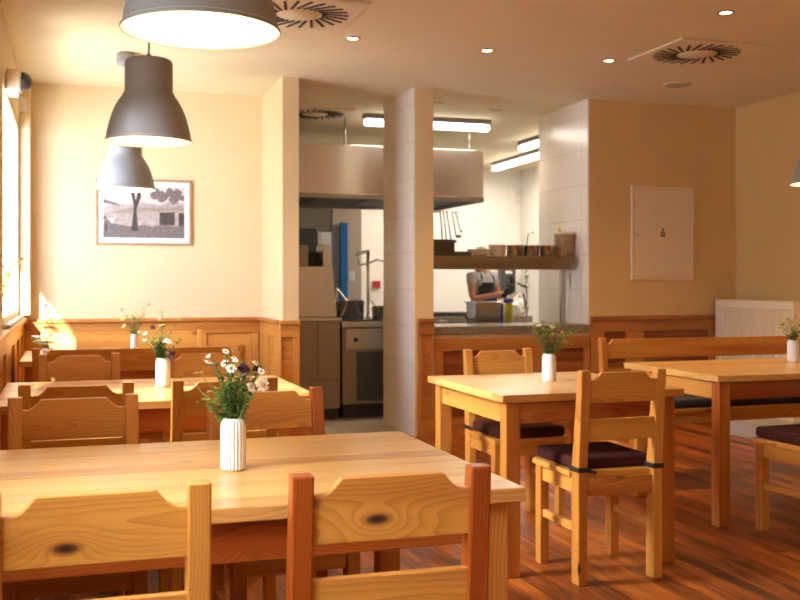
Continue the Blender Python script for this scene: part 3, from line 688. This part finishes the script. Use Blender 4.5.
sp = [(dx, dz, 22, .032, .014, 'leaf') for dx, dz in ((-.10, .13), (-.06, .11), (-.03, .15), (.01, .14), (.05, .13), (.09, .11), (.12, .10), (.03, .08), (-.03, .08), (0, .10), (.06, .07), (-.07, .14))]
bouquet(2.13, 4.275, .126, 'on the square table', fl, sp)
VB = vase(3.99, 4.865, 'smooth white vase on the right table', False, r=.034)
fl = [(dx, dz, .022)+Y for dx, dz in ((-.03, .09), (.035, .065), (-.05, .12), (.01, .14), (-.06, .10), (-.02, .12), (.02, .11), (.05, .13), (-.07, .07), (.0, .08), (-.04, .05), (.06, .08))]
sp = [(dx, dz, 20, .028, .012, 'leaf') for dx, dz in ((-.09, .10), (-.04, .13), (0, .12), (.05, .12), (-.02, .06), (.03, .06), (.0, .05), (.08, .1))]
bouquet(3.99, 4.865, .126, 'on the right table', fl, sp)
# white flowering plant on the rearmost table
t = thing('flowering_plant', 'low pot of white blossoms by the window on the rearmost left table', 'potted plant', (-.135, 6.95, .757))
MB().lathe([(.026, 0), (.032, .004), (.037, .030), (.038, .034), (.032, .032), (.02, .03)], seg=24).build('pot', 'terracotta', t)
mb = MB(); mp = MB()
for i in range(44):
    a = R.uniform(0, 2*PI); rr = R.uniform(.01, .10); tip = Vector((rr*math.cos(a), rr*math.sin(a), R.uniform(.05, .15)))
    mb.tube([(0, 0, .03), (tip.x*.6, tip.y*.6, tip.z*.7), tip], .001, 4); mb.leaf((tip.x*.5, tip.y*.5, .07), (math.cos(a), math.sin(a), .5), (0, 0, 1), .03, .014)
    for j in range(6):
        b = j*PI/3; mp.leaf(tip, (math.cos(b), math.sin(b), .3), (0, 0, 1), .018, .014)
mb.build('stems', 'leaf', t); mp.build('blossoms', 'petal', t)
# trailing plant on the sill
t = thing('trailing_plant', 'green trailing plant in front of the left window', 'potted plant', (-.425, 7.10, .978))
MB().lathe([(.035, 0), (.05, .09), (.052, .10), (.045, .098), (.02, .09)], seg=24).build('pot', 'terracotta', t)
mb = MB(); ml = MB()
for ex, ey, ez in ((.05, .62, .38), (.03, .30, .30), (.08, .92, .42), (.04, .75, .27), (.02, .10, .42)):
    pts = curve((0, 0, .09), (ex, ey, ez), 0, 12); mb.tube(pts, .002, 4)
    for i in range(4, 13):
        for k in (0, 1):
            a = R.uniform(0, 2*PI); ml.leaf(pts[i], (math.cos(a)*.5, math.sin(a), R.uniform(-.6, .5)), (1, 0, .3), R.uniform(.028, .05), R.uniform(.02, .03))
mb.build('stems', 'stem', t); ml.build('leaves', 'leaf', t)

# ------------------------------------------------------------ kitchen: the pass
o = bx((2.758, 7.575, .801), (4.149, 8.15, .866), 'pass_counter', 'stone', None, .005); tag(o, 'dark stone counter of the kitchen pass', 'counter')
t = thing('pass_shelf', 'steel shelf above the pass counter, loaded with pots', 'shelf', (3.45, 7.90, .866))
xl, xr = -.692, .665
mb = MB().box((xl, -.16, .545), (xr, .16, .572)).box((xl, -.16, .517), (xr, -.150, .545)); mb.build('shelf_board', 'steel_d', t, .003)
mb = MB().box((xl, -.13, .465), (xr-.03, .13, .517)); mb.build('heat_rail', 'steel_d', t, .006)
for xx in (xl+.02, xr-.07):
    for yy in (0,): bx((xx, yy-.022, 0), (xx+.045, yy+.022, .465), 'post', 'steel', t, .004)
SZ = 1.4385
def pot(x, y, z, r, h, label, group=None, mat='pot', lid=None, handles=True, name='cooking_pot', cat='pot'):
    t = thing(name, label, cat, (x, y, z), R.uniform(0, .6), group)
    MB().lathe([(r*.94, 0), (r, .006), (r, h-.004), (r+.004, h), (r-.003, h), (r-.004, .012), (.004, .010)], seg=32).build('pot_body', mat, t)
    if handles:
        for s in (-1, 1):
            MB().tube([(s*r*.97, -.025, h*.78), (s*(r+.025), -.022, h*.80), (s*(r+.025), .022, h*.80), (s*r*.97, .025, h*.78)], .004, 6).build('handle', mat, t)
    return t
for x, lab in ((3.60, 'leftmost of three small steel pots on the pass shelf'), (3.748, 'middle of three small steel pots on the pass shelf'), (3.901, 'rightmost of three small steel pots on the pass shelf, beside the tan jar')):
    pot(x, 7.87, SZ, .070, .098, lab, 'small steel pots on the pass shelf', handles=False)
t = thing('storage_jar', 'tall tan jar at the right end of the pass shelf', 'jar', (4.072, 7.88, SZ))
MB().lathe([(.070, 0), (.078, .005), (.088, .19), (.090, .20), (.082, .198)], seg=24).build('jar_body', 'tan', t)
MB().lathe([(.091, .196), (.094, .20), (.094, .215), (.08, .219)], seg=24).build('lid', 'plastic_c', t)
MB().lathe([(.018, 0), (.012, .02), (.003, .05)], (-.05, 0, .218), 12).build('lid_knob', 'yellow', t)
t = thing('dark_box', 'black box at the left end of the pass shelf', 'box', (2.935, 7.88, SZ))
bx((-.085, -.10, 0), (.085, .10, .115), 'box_body', 'charcoal', t, .006); bx((-.088, -.103, .115), (.088, .103, .135), 'lid', 'charcoal', t, .004)
t = thing('serving_tray', 'low black tray beside the black box on the pass shelf', 'tray', (3.098, 7.88, SZ))
mb = MB().box((-.068, -.10, 0), (.068, .10, .008)).box((-.068, -.10, .008), (-.06, .10, .038)).box((.06, -.10, .008), (.068, .10, .038)).box((-.06, -.10, .008), (.06, -.092, .038)).box((-.06, .092, .008), (.06, .10, .038)); mb.build('tray_body', 'charcoal', t, .002)
mb = MB()
for i in range(3): mb.lathe([(.05, .006+i*.009), (.098, .014+i*.009), (.10, .017+i*.009), (.05, .012+i*.009)], seg=28)
PLX = 3.272
for i in range(4):
    o = MB().lathe([(.05, 0), (.085, .010), (.098, .018), (.097, .021), (.05, .009), (.002, .008)], seg=28).build('plate', 'ceramic', loc=(PLX, 7.88, SZ+.0135*i))
    tag(o, 'white plate in the stack on the pass shelf, between tray and tub', 'plate', 'stacked plates on the pass shelf')
mb.bm.free()
o = MB().lathe([(.060, 0), (.064, .004), (.075, .095), (.079, .10), (.072, .098), (.062, .01), (.003, .008)], seg=28).build('plastic_tub', 'plastic_c', loc=(3.445, 7.88, SZ)); tag(o, 'cloudy white tub left of the three steel pots', 'tub')

# ------------------------------------------------------------ kitchen: hood, lights, equipment
t = thing('extractor_hood', 'wide stainless steel extractor hood over the kitchen range', 'extractor hood', (2.75, 9.75, 2.0))
hx0, hx1 = -1.09, 1.07
mb = MB().box((hx0, -.67, .04), (hx1, -.655, .50)).box((hx0, .60, .04), (hx1, .615, .50)).box((hx0, -.655, .04), (hx0+.015, .60, .50)).box((hx1-.015, -.655, .04), (hx1, .60, .50)).box((hx0, -.655, .485), (hx1, .60, .50))
mb.build('hood_canopy', 'steel_x', t, .003)
mb = MB().box((hx0-.004, -.68, 0), (hx1+.004, -.64, .045)).box((hx0-.004, .58, 0), (hx1+.004, .62, .045)).box((hx0-.004, -.64, 0), (hx0+.03, .58, .045)).box((hx1-.03, -.64, 0), (hx1+.004, .58, .045)); mb.build('gutter', 'steel_d', t, .004)
mb = MB()
for i in range(4): mb.box((hx0+.06+i*.515, -.60, .02), (hx0+.54+i*.515, .55, .035))
mb.build('grease_filters', 'dark', t)
MB().tube([(-.30, -.60, .5), (-.30, -.60, CZ-2.0)], .012, 8).build('hanger_rod', 'steel', t); MB().tube([(.95, -.60, .5), (.95, -.60, CZ-2.0)], .012, 8).build('hanger_rod', 'steel', t)
def batten(x, y, ln, rot, label, e):
    t = thing('tube_light', label, 'ceiling light', (x, y, CZ), rot, 'kitchen tube lights')
    bx((-ln/2, -.05, -.045), (ln/2, .05, -.0005), 'housing', 'grey_w', t, .006)
    bx((-ln/2+.01, -.045, -.105), (ln/2-.01, .045, -.045), 'diffuser', 'tube', t, .02, seg=3)
    light('tube_glow', 'AREA', (0, 0, -.112), e, (1, .92, .80), ln, .09, aim=(0, 0, -1), parent=t)
batten(3.19, 8.92, 1.25, 0, 'lit tube light crossing behind the tiled column', 15)
batten(5.20, 11.3, 1.5, PI/2-.03, 'lit tube light running away along the right of the kitchen', 30)
batten(4.72, 9.55, 1.2, PI/2, 'lit tube light half hidden by the tiled pillar', 9)
batten(4.35, 11.6, 1.2, PI/2, 'lit tube light behind the extractor hood', 20)
# cabinet with sloping kettle stand on the left
t = thing('steel_cabinet', 'stainless cabinet at the left end of the range, behind the wall stub', 'cabinet', (2.08, 9.0, 0))
bx((-.40, -.30, .10), (.205, .38, .88), 'body', 'steel_d', t, .004); bx((-.39, -.26, 0), (.20, .36, .10), 'plinth', 'dark', t)
bx((-.385, -.312, .36), (-.02, -.30, .86), 'door', 'steel_d', t, .003); bx((.0, -.312, .36), (.195, -.30, .86), 'door', 'steel_d', t, .003); bx((-.385, -.312, .12), (.195, -.30, .345), 'drawer', 'steel_d', t, .003)
bx((-.41, -.315, .88), (.22, .39, .905), 'worktop', 'steel', t, .003)
t = thing('tilting_kettle', 'tall stainless kettle unit with sloping front on the left cabinet', 'kitchen equipment', (2.10, 9.12, .905))
prof = [(-.29, 0), (.21, 0), (.165, .46), (-.29, .46)]
MB().poly([(x, -.22, z) for x, z in prof], [(x*.9, .15, z) for x, z in prof], 2).build('kettle_body', 'steel', t, .01)
bx((-.29, -.1, .46), (-.03, .15, .655), 'hinge_post', 'steel_d', t, .006)
bx((.095, -.14, .46), (.165, .12, .66), 'hinge_post', 'steel', t, .006)
bx((-.03, .06, .46), (.095, .12, .60), 'kettle_lid', 'dark', t, .004)
t = thing('kitchen_range', 'stainless cooking range seen between wall stub and tiled column', 'range', (2.80, 9.0, 0))
bx((-.49, -.28, .13), (.50, .40, .82), 'body', 'steel_d', t, .004); bx((-.47, -.23, 0), (.48, .38, .13), 'plinth', 'dark', t)
bx((-.50, -.30, .82), (.51, .41, .868), 'hob_top', 'steel', t, .004)
bx((-.46, -.292, .62), (.48, -.28, .80), 'control_panel', 'steel', t, .003)
bx((-.36, -.288, .16), (.44, -.28, .60), 'front_panel', 'charcoal', t, .004)
for xx in (-.37,):
    o = MB().lathe([(.020, 0), (.018, .022), (.002, .023)], seg=12).build('knob', 'black', t, loc=(xx, -.292, .71)); o.rotation_euler = (PI/2, 0, 0)
mb = MB()
for i in range(3): mb.box((-.44+.31*i, -.22, .868), (-.16+.31*i, .12, .878))
mb.build('cast_grates', 'dark', t, .002)
p_ = pot(2.487, 9.14, .878, .142, .175, 'wide steel cooking pot with a ladle on the range')
pot(2.79, 9.12, .878, .085, .12, 'smaller steel pot on the range, half hidden by the tiled column')
pot(2.96, 9.30, .868, .055, .25, 'tall narrow steel pot at the edge of the tiled column', handles=False)
t = thing('ladle', 'steel ladle leaning in the wide cooking pot', 'ladle', (2.487, 9.14, .90))
MB().tube([(.05, 0, .04), (0, 0, .13), (-.13, -.02, .27)], .009, 8).build('handle', 'chrome', t)
MB().lathe([(.003, 0), (.03, .008), (.04, .03), (.038, .03), (.028, .011), (.003, .004)], (.06, 0, .015), 16).build('bowl', 'chrome', t)
t = thing('pot_filler_tap', 'tall jointed steel tap standing behind the cooking pots', 'tap', (2.755, 9.43, .868))
MB().tube([(0, 0, 0), (0, 0, .66)], .016, 10).build('stand_pipe', 'chrome', t)
MB().lathe([(.03, 0), (.03, .02), (.016, .03)], seg=16).build('base', 'chrome', t)
MB().tube([(0, 0, .655), (-.06, -.05, .64), (-.15, -.12, .62)], .016, 8).build('upper_arm', 'chrome', t)
MB().tube([(-.12, -.10, .52), (-.03, -.03, .53), (.04, .0, .55), (.10, .02, .575), (.16, .03, .56)], .011, 8).build('lower_arm', 'chrome', t)
MB().tube([(-.14, -.11, .63), (-.12, -.10, .52)], .009, 8).build('link', 'chrome', t)
MB().tube([(.0, -.02, .20), (.06, -.03, .13)], .008, 8).build('lever', 'chrome', t)
t = thing('alarm_box', 'small red box on the white kitchen wall', 'alarm box', (3.82, 12.70, 1.195))
bx((-.05, -.05, -.048), (.05, 0, .048), 'housing', 'red', t, .006); bx((-.03, -.054, -.03), (.03, -.05, .03), 'cover', 'red', t, .003)
t = thing('light_switch', 'white switch on the beige partition beside the blue door', 'switch', (3.225, 11.75, 1.30)); bx((-.04, -.012, -.06), (.04, 0, .06), 'plate', 'white', t, .003); bx((-.02, -.018, -.03), (.02, -.012, .03), 'rocker', 'white', t, .003)
t = thing('wall_sensor', 'white sensor high on the far kitchen wall', 'sensor', (5.86, 12.70, 2.40)); bx((-.035, -.05, -.08), (.035, 0, .08), 'housing', 'plastic_c', t, .008); bx((-.02, -.056, -.06), (.02, -.05, -.02), 'lens', 'white', t, .003)
# ladles hanging from the hood
t = thing('utensil_rail', 'steel rail under the hood with ladles hanging from it', 'rail', (3.93, 10.30, 1.985)); MB().tube([(-.22, 0, 0), (.15, 0, 0)], .007, 8).build('bar', 'chrome', t); MB().tube([(-.2, 0, 0), (-.2, 0, .04)], .005, 6).build('hanger', 'chrome', t); MB().tube([(-.14, 0, 0), (-.14, 0, .04)], .005, 6).build('hanger', 'chrome', t)
for i, (x, ln, lean, k) in enumerate(((3.83, .30, .02, 0), (3.865, .37, .04, 1), (3.905, .31, .05, 1), (3.965, .25, .045, 1), (4.01, .20, .05, 0))):
    t = tag(MB().tube([(0, -.012, 0), (0, 0, .010), (0, .01, -.004), (lean*.4, 0, -ln*.4), (lean, 0, -ln)], .008, 6).build('hanging_ladle', 'steel_d', loc=(x, 10.30, 1.985)), ('hanging ladle nearest the tiled column', 'second hanging ladle from the tiled column', 'middle one of the hanging ladles', 'fourth hanging ladle from the tiled column', 'hanging ladle farthest from the tiled column')[i], 'ladle', 'ladles hanging under the hood')
    if k: MB().lathe([(.003, -.028), (.026, -.022), (.040, .004), (.037, .004), (.02, -.018)], (lean+.03, 0, -ln), 16).build('bowl', 'charcoal', t)
    else: MB().lathe([(.003, -.02), (.015, -.015), (.02, .004), (.017, .004)], (lean+.015, 0, -ln), 12).build('bowl', 'steel_d', t)
# work tables between pass and cook
t = thing('work_table', 'steel kitchen work table in front of the cook', 'work table', (3.66, 8.62, 0)); bx((-.26, -.22, .76), (.58, .22, .80), 'top', 'steel', t, .004); bx((-.22, -.19, .2), (.54, .19, .22), 'under_shelf', 'steel_d', t, .003)
for sx in (-.24, .53):
    for sy in (-.20, .165): bx((sx, sy, 0), (sx+.035, sy+.035, .76), 'leg', 'steel', t)
t = thing('steel_container', 'tall steel container with violet side reflection on the work table', 'container', (3.625, 8.62, .80))
mb = MB(); mb.poly([(-.115, -.10, 0), (.115, -.10, 0), (.115, .10, 0), (-.115, .10, 0)], [(-.125, -.12, .235), (.125, -.12, .235), (.125, .12, .235), (-.125, .12, .235)]); mb.build('body', 'pot', t, .006)
bx((-.138, -.135, .232), (.135, .135, .245), 'rim', 'chrome', t, .003)
bx((.118, -.11, .02), (.155, .11, .225), 'side_panel', 'violet', t, .004)['label'] = 'violet blue reflection on the side'  # slab paints the violet reflection on the container's side
t = thing('spray_bottle', 'yellow green bottle with blue cap beside the steel container', 'bottle', (3.878, 8.62, .80))
MB().lathe([(.040, 0), (.044, .006), (.044, .20), (.030, .235), (.018, .25)], seg=20).build('bottle_body', 'yellow', t); MB().lathe([(.045, .232), (.045, .27), (.03, .275)], seg=20).build('cap', 'violet', t)
t = thing('sink_bench', 'steel sink bench along the back of the kitchen', 'sink', (4.75, 11.35, 0))
mb = MB().box((-.75, -.28, .74), (.55, .28, .82)); mb.build('bench_top', 'steel_d', t, .005)
bx((-.73, -.26, 0), (.53, .26, .74), 'cabinet_body', 'steel_d', t, .004)
bx((-.10, -.29, .30), (-.08, -.26, .70), 'door_handle', 'chrome', t)
for i, x in enumerate((4.10, 4.36)):
    t = thing('baking_tray', ('left' if i == 0 else 'right')+' dark baking tray on the sink bench', 'tray', (x, 11.2, .82), 0, 'dark trays on the sink bench')
    bx((-.12, -.1, 0), (.12, .1, .045), 'tray_body', 'charcoal', t, .006); bx((-.125, -.105, .045), (.125, .105, .055), 'rim', 'steel_d', t, .002)
t = thing('plastic_bag', 'crumpled pale plastic bag on the sink bench', 'bag', (5.20, 11.3, .82))
mb = MB(); bmesh.ops.create_icosphere(mb.bm, subdivisions=4, radius=1)
for v in mb.bm.verts:
    n_ = noise.noise(v.co*2.1)*.28+noise.noise(v.co*5.3)*.12; v.co *= 1+n_; v.co.x *= .125; v.co.y *= .10; v.co.z = max(0, (v.co.z+.75)*.12)
mb.build('bag_body', 'white', t)
MB().tube([(-.02, 0, .18), (0, -.02, .24), (.05, -.02, .25)], .012, 6).build('bag_neck', 'white', t)
t = thing('dispenser', 'dark towel dispenser on the far kitchen wall behind the cook', 'dispenser', (5.655, 12.70, 1.25))
bx((-.105, -.14, -.17), (.105, 0, .17), 'housing', 'charcoal', t, .012); bx((-.05, -.146, .09), (.05, -.14, .13), 'paper_slot', 'white', t, .004)
t = thing('spray_tap', 'tall kitchen spray tap in front of the tiled pillar', 'tap', (4.585, 9.72, 0))
bx((-.16, -.12, 0), (.14, .13, .77), 'tap_stand', 'steel_d', t, .004)
MB().tube([(0, 0, .77), (.0, 0, 1.62), (.012, 0, 1.72), (.05, 0, 1.77), (.08, 0, 1.74)], .010, 8).build('riser', 'chrome', t)
MB().tube([(-.13, -.03, 1.22), (-.02, 0, 1.17)], .012, 8).build('lever', 'steel_d', t)
MB().tube([(-.05, -.02, 1.10), (-.02, -.01, .98), (.01, 0, .93)], .012, 8).build('spray_head', 'steel_d', t)
for zz in (.94, 1.16, 1.27): MB().lathe([(.022, 0), (.024, .01), (.022, .05)], (0, 0, zz), 14).build('joint', 'chrome', t)

# ------------------------------------------------------------ the cook
def skin(name, verts, edges, mat, parent, root=0, sub=2):
    me = bpy.data.meshes.new(name); me.from_pydata([v[:3] for v in verts], edges, []); me.materials.append(M[mat])
    o = bpy.data.objects.new(name, me); COL.objects.link(o); o.parent = parent
    sk = o.modifiers.new('skin', 'SKIN'); sk.use_smooth_shade = True
    for i, v in enumerate(verts):
        rr = v[3]; d = me.skin_vertices[0].data[i]; d.radius = rr if isinstance(rr, tuple) else (rr, rr); d.use_root = (i == root)
    ss = o.modifiers.new('smooth', 'SUBSURF'); ss.levels = sub; ss.render_levels = sub
    return o
cook = thing('person', 'person in grey T-shirt, black apron and black gloves working in the kitchen', 'person', (4.295, 10.25, 0), math.radians(22))
# facing -y; pelvis root
RS, LS = (-.165, 0, 1.285), (.165, 0, 1.285)
RE, LE = (-.205, -.06, 1.04), (.215, -.05, 1.05)
RW, LW = (.075, -.29, 1.11), (.165, -.27, 1.15)
bv = [(0, 0, .88, (.150, .105)), (0, .0, 1.02, (.125, .095)), (0, -.005, 1.17, (.135, .10)), (0, .005, 1.285, (.085, .07)), (0, .0, 1.36, (.048, .048)), (0, -.015, 1.43, (.060, .068)), (0, -.022, 1.50, (.068, .082)), (0, -.015, 1.565, (.055, .066)),
      (*RS, .055), (*RE, .038), (*RW, .025), (*LS, .055), (*LE, .038), (*LW, .025),
      (-.085, 0, .82, .085), (-.09, -.01, .46, .052), (-.09, .02, .09, .034), (-.09, -.10, .035, .030), (.085, 0, .82, .085), (.09, -.01, .46, .052), (.09, .02, .09, .034), (.09, -.10, .035, .030)]
be = [(0, 1), (1, 2), (2, 3), (3, 4), (4, 5), (5, 6), (6, 7), (3, 8), (8, 9), (9, 10), (3, 11), (11, 12), (12, 13), (0, 14), (14, 15), (15, 16), (16, 17), (0, 18), (18, 19), (19, 20), (20, 21)]
skin('body', bv, be, 'skin', cook)
hd = MB(); hd.lathe([(.078, -.01), (.088, .03), (.080, .075), (.050, .105), (.002, .112)], (0, .012, 1.50), 20)
hair = hd.build('hair', 'hair', cook); MB().lathe([(.004, -.04), (.030, -.03), (.038, 0), (.028, .03), (.003, .038)], (0, .115, 1.50), 14).build('hair_bun', 'hair', hair)
f = MB().leaf((-.03, -.088, 1.505), (1, 0, 0), (0, -1, 0), .012, .010, 0).leaf((.018, -.088, 1.505), (1, 0, 0), (0, -1, 0), .012, .010, 0); f.build('eyes', 'black', cook)
MB().tube([(0, -.085, 1.51), (0, -.105, 1.475), (0, -.088, 1.468)], .010, 8).build('nose', 'skin', cook); MB().tube([(-.022, -.085, 1.445), (0, -.092, 1.442), (.022, -.085, 1.445)], .005, 6).build('mouth', 'red', cook)
for s in (-1, 1): MB().lathe([(.004, -.022), (.010, -.01), (.011, .01), (.004, .022)], (s*.070, .0, 1.49), 10).build('ear', 'skin', cook)
tv = [(0, 0, .92, (.160, .120)), (0, 0, 1.04, (.140, .112)), (0, -.005, 1.17, (.150, .117)), (0, .005, 1.285, (.098, .085)), (0, .004, 1.325, (.060, .060)), (-.155, 0, 1.285, .070), (-.192, -.03, 1.16, .064), (.155, 0, 1.285, .070), (.196, -.025, 1.16, .064)]
skin('t_shirt', tv, [(0, 1), (1, 2), (2, 3), (3, 4), (3, 5), (5, 6), (3, 7), (7, 8)], 'shirt', cook)
skin('trousers', [(0, 0, .92, (.155, .115)), (-.085, 0, .82, .095), (-.09, -.01, .46, .066), (-.09, .02, .10, .055), (.085, 0, .82, .095), (.09, -.01, .46, .066), (.09, .02, .10, .055)], [(0, 1), (1, 2), (2, 3), (0, 4), (4, 5), (5, 6)], 'trouser', cook)
for s in (-1, 1): skin('shoe', [(s*.09, .04, .04, .045), (s*.09, -.06, .038, .042), (s*.09, -.14, .032, .035)], [(0, 1), (1, 2)], 'black', cook)
# apron: curved front sheet with bib
mb = MB(); rows = [(.45, .20), (.70, .20), (.93, .185), (1.02, .165), (1.10, .135), (1.22, .120)]; G = []
for z, hw in rows:
    G.append([mb.bm.verts.new((hw*u, -.137-.012*(z < .9)+.06*u*u, z)) for u in (-1, -.6, -.2, .2, .6, 1)])
fs = [mb.bm.faces.new((A[i], A[i+1], B[i+1], B[i])) for A, B in zip(G, G[1:]) for i in range(5)]; mb.tag(fs, 2)
ap = mb.build('apron', 'apron', cook); sm = ap.modifiers.new('thick', 'SOLIDIFY'); sm.thickness = .006
for s in (-1, 1): MB().tube([(s*.105, -.085, 1.22), (s*.085, -.085, 1.28), (s*.07, -.03, 1.345), (s*.05, .05, 1.36)], .012, 6).build('apron_strap', 'apron', ap)
# gloved hands: palm and five bent fingers each
def hand(W, d, side, up, parent, nm):
    W = Vector(W); d = Vector(d).normalized(); side = Vector(side).normalized(); up = Vector(up).normalized()
    pv = [(*(W-d*.07), .042), (*(W+d*.02), (.042, .030)), (*(W+d*.075), (.047, .026))]
    g = skin(nm, pv, [(0, 1), (1, 2)], 'black', parent)
    for i, (o, ln) in enumerate(((-.030, .060), (-.010, .070), (.010, .066), (.029, .052))):
        b = W+d*.07+side*o; p1 = b+d*ln*.5-up*ln*.10; p2 = p1+d*ln*.35-up*ln*.40; p3 = p2+d*ln*.05-up*ln*.40
        skin('finger', [(*b, .0105), (*p1, .0100), (*p2, .0092), (*p3, .0082)], [(0, 1), (1, 2), (2, 3)], 'black', g)
    b = W+d*.025-side*.030; p1 = b+d*.025-side*.022-up*.012; p2 = p1+d*.025-side*.004-up*.020
    skin('thumb', [(*b, .012), (*p1, .0108), (*p2, .0092)], [(0, 1), (1, 2)], 'black', g)
hand(RW, (.35, -.35, .75), (.3, .8, .2), (-.5, -.2, .8), cook, 'glove')
hand(LW, (-.1, -.5, .75), (1, 0, .2), (.2, -.8, -.5), cook, 'glove')
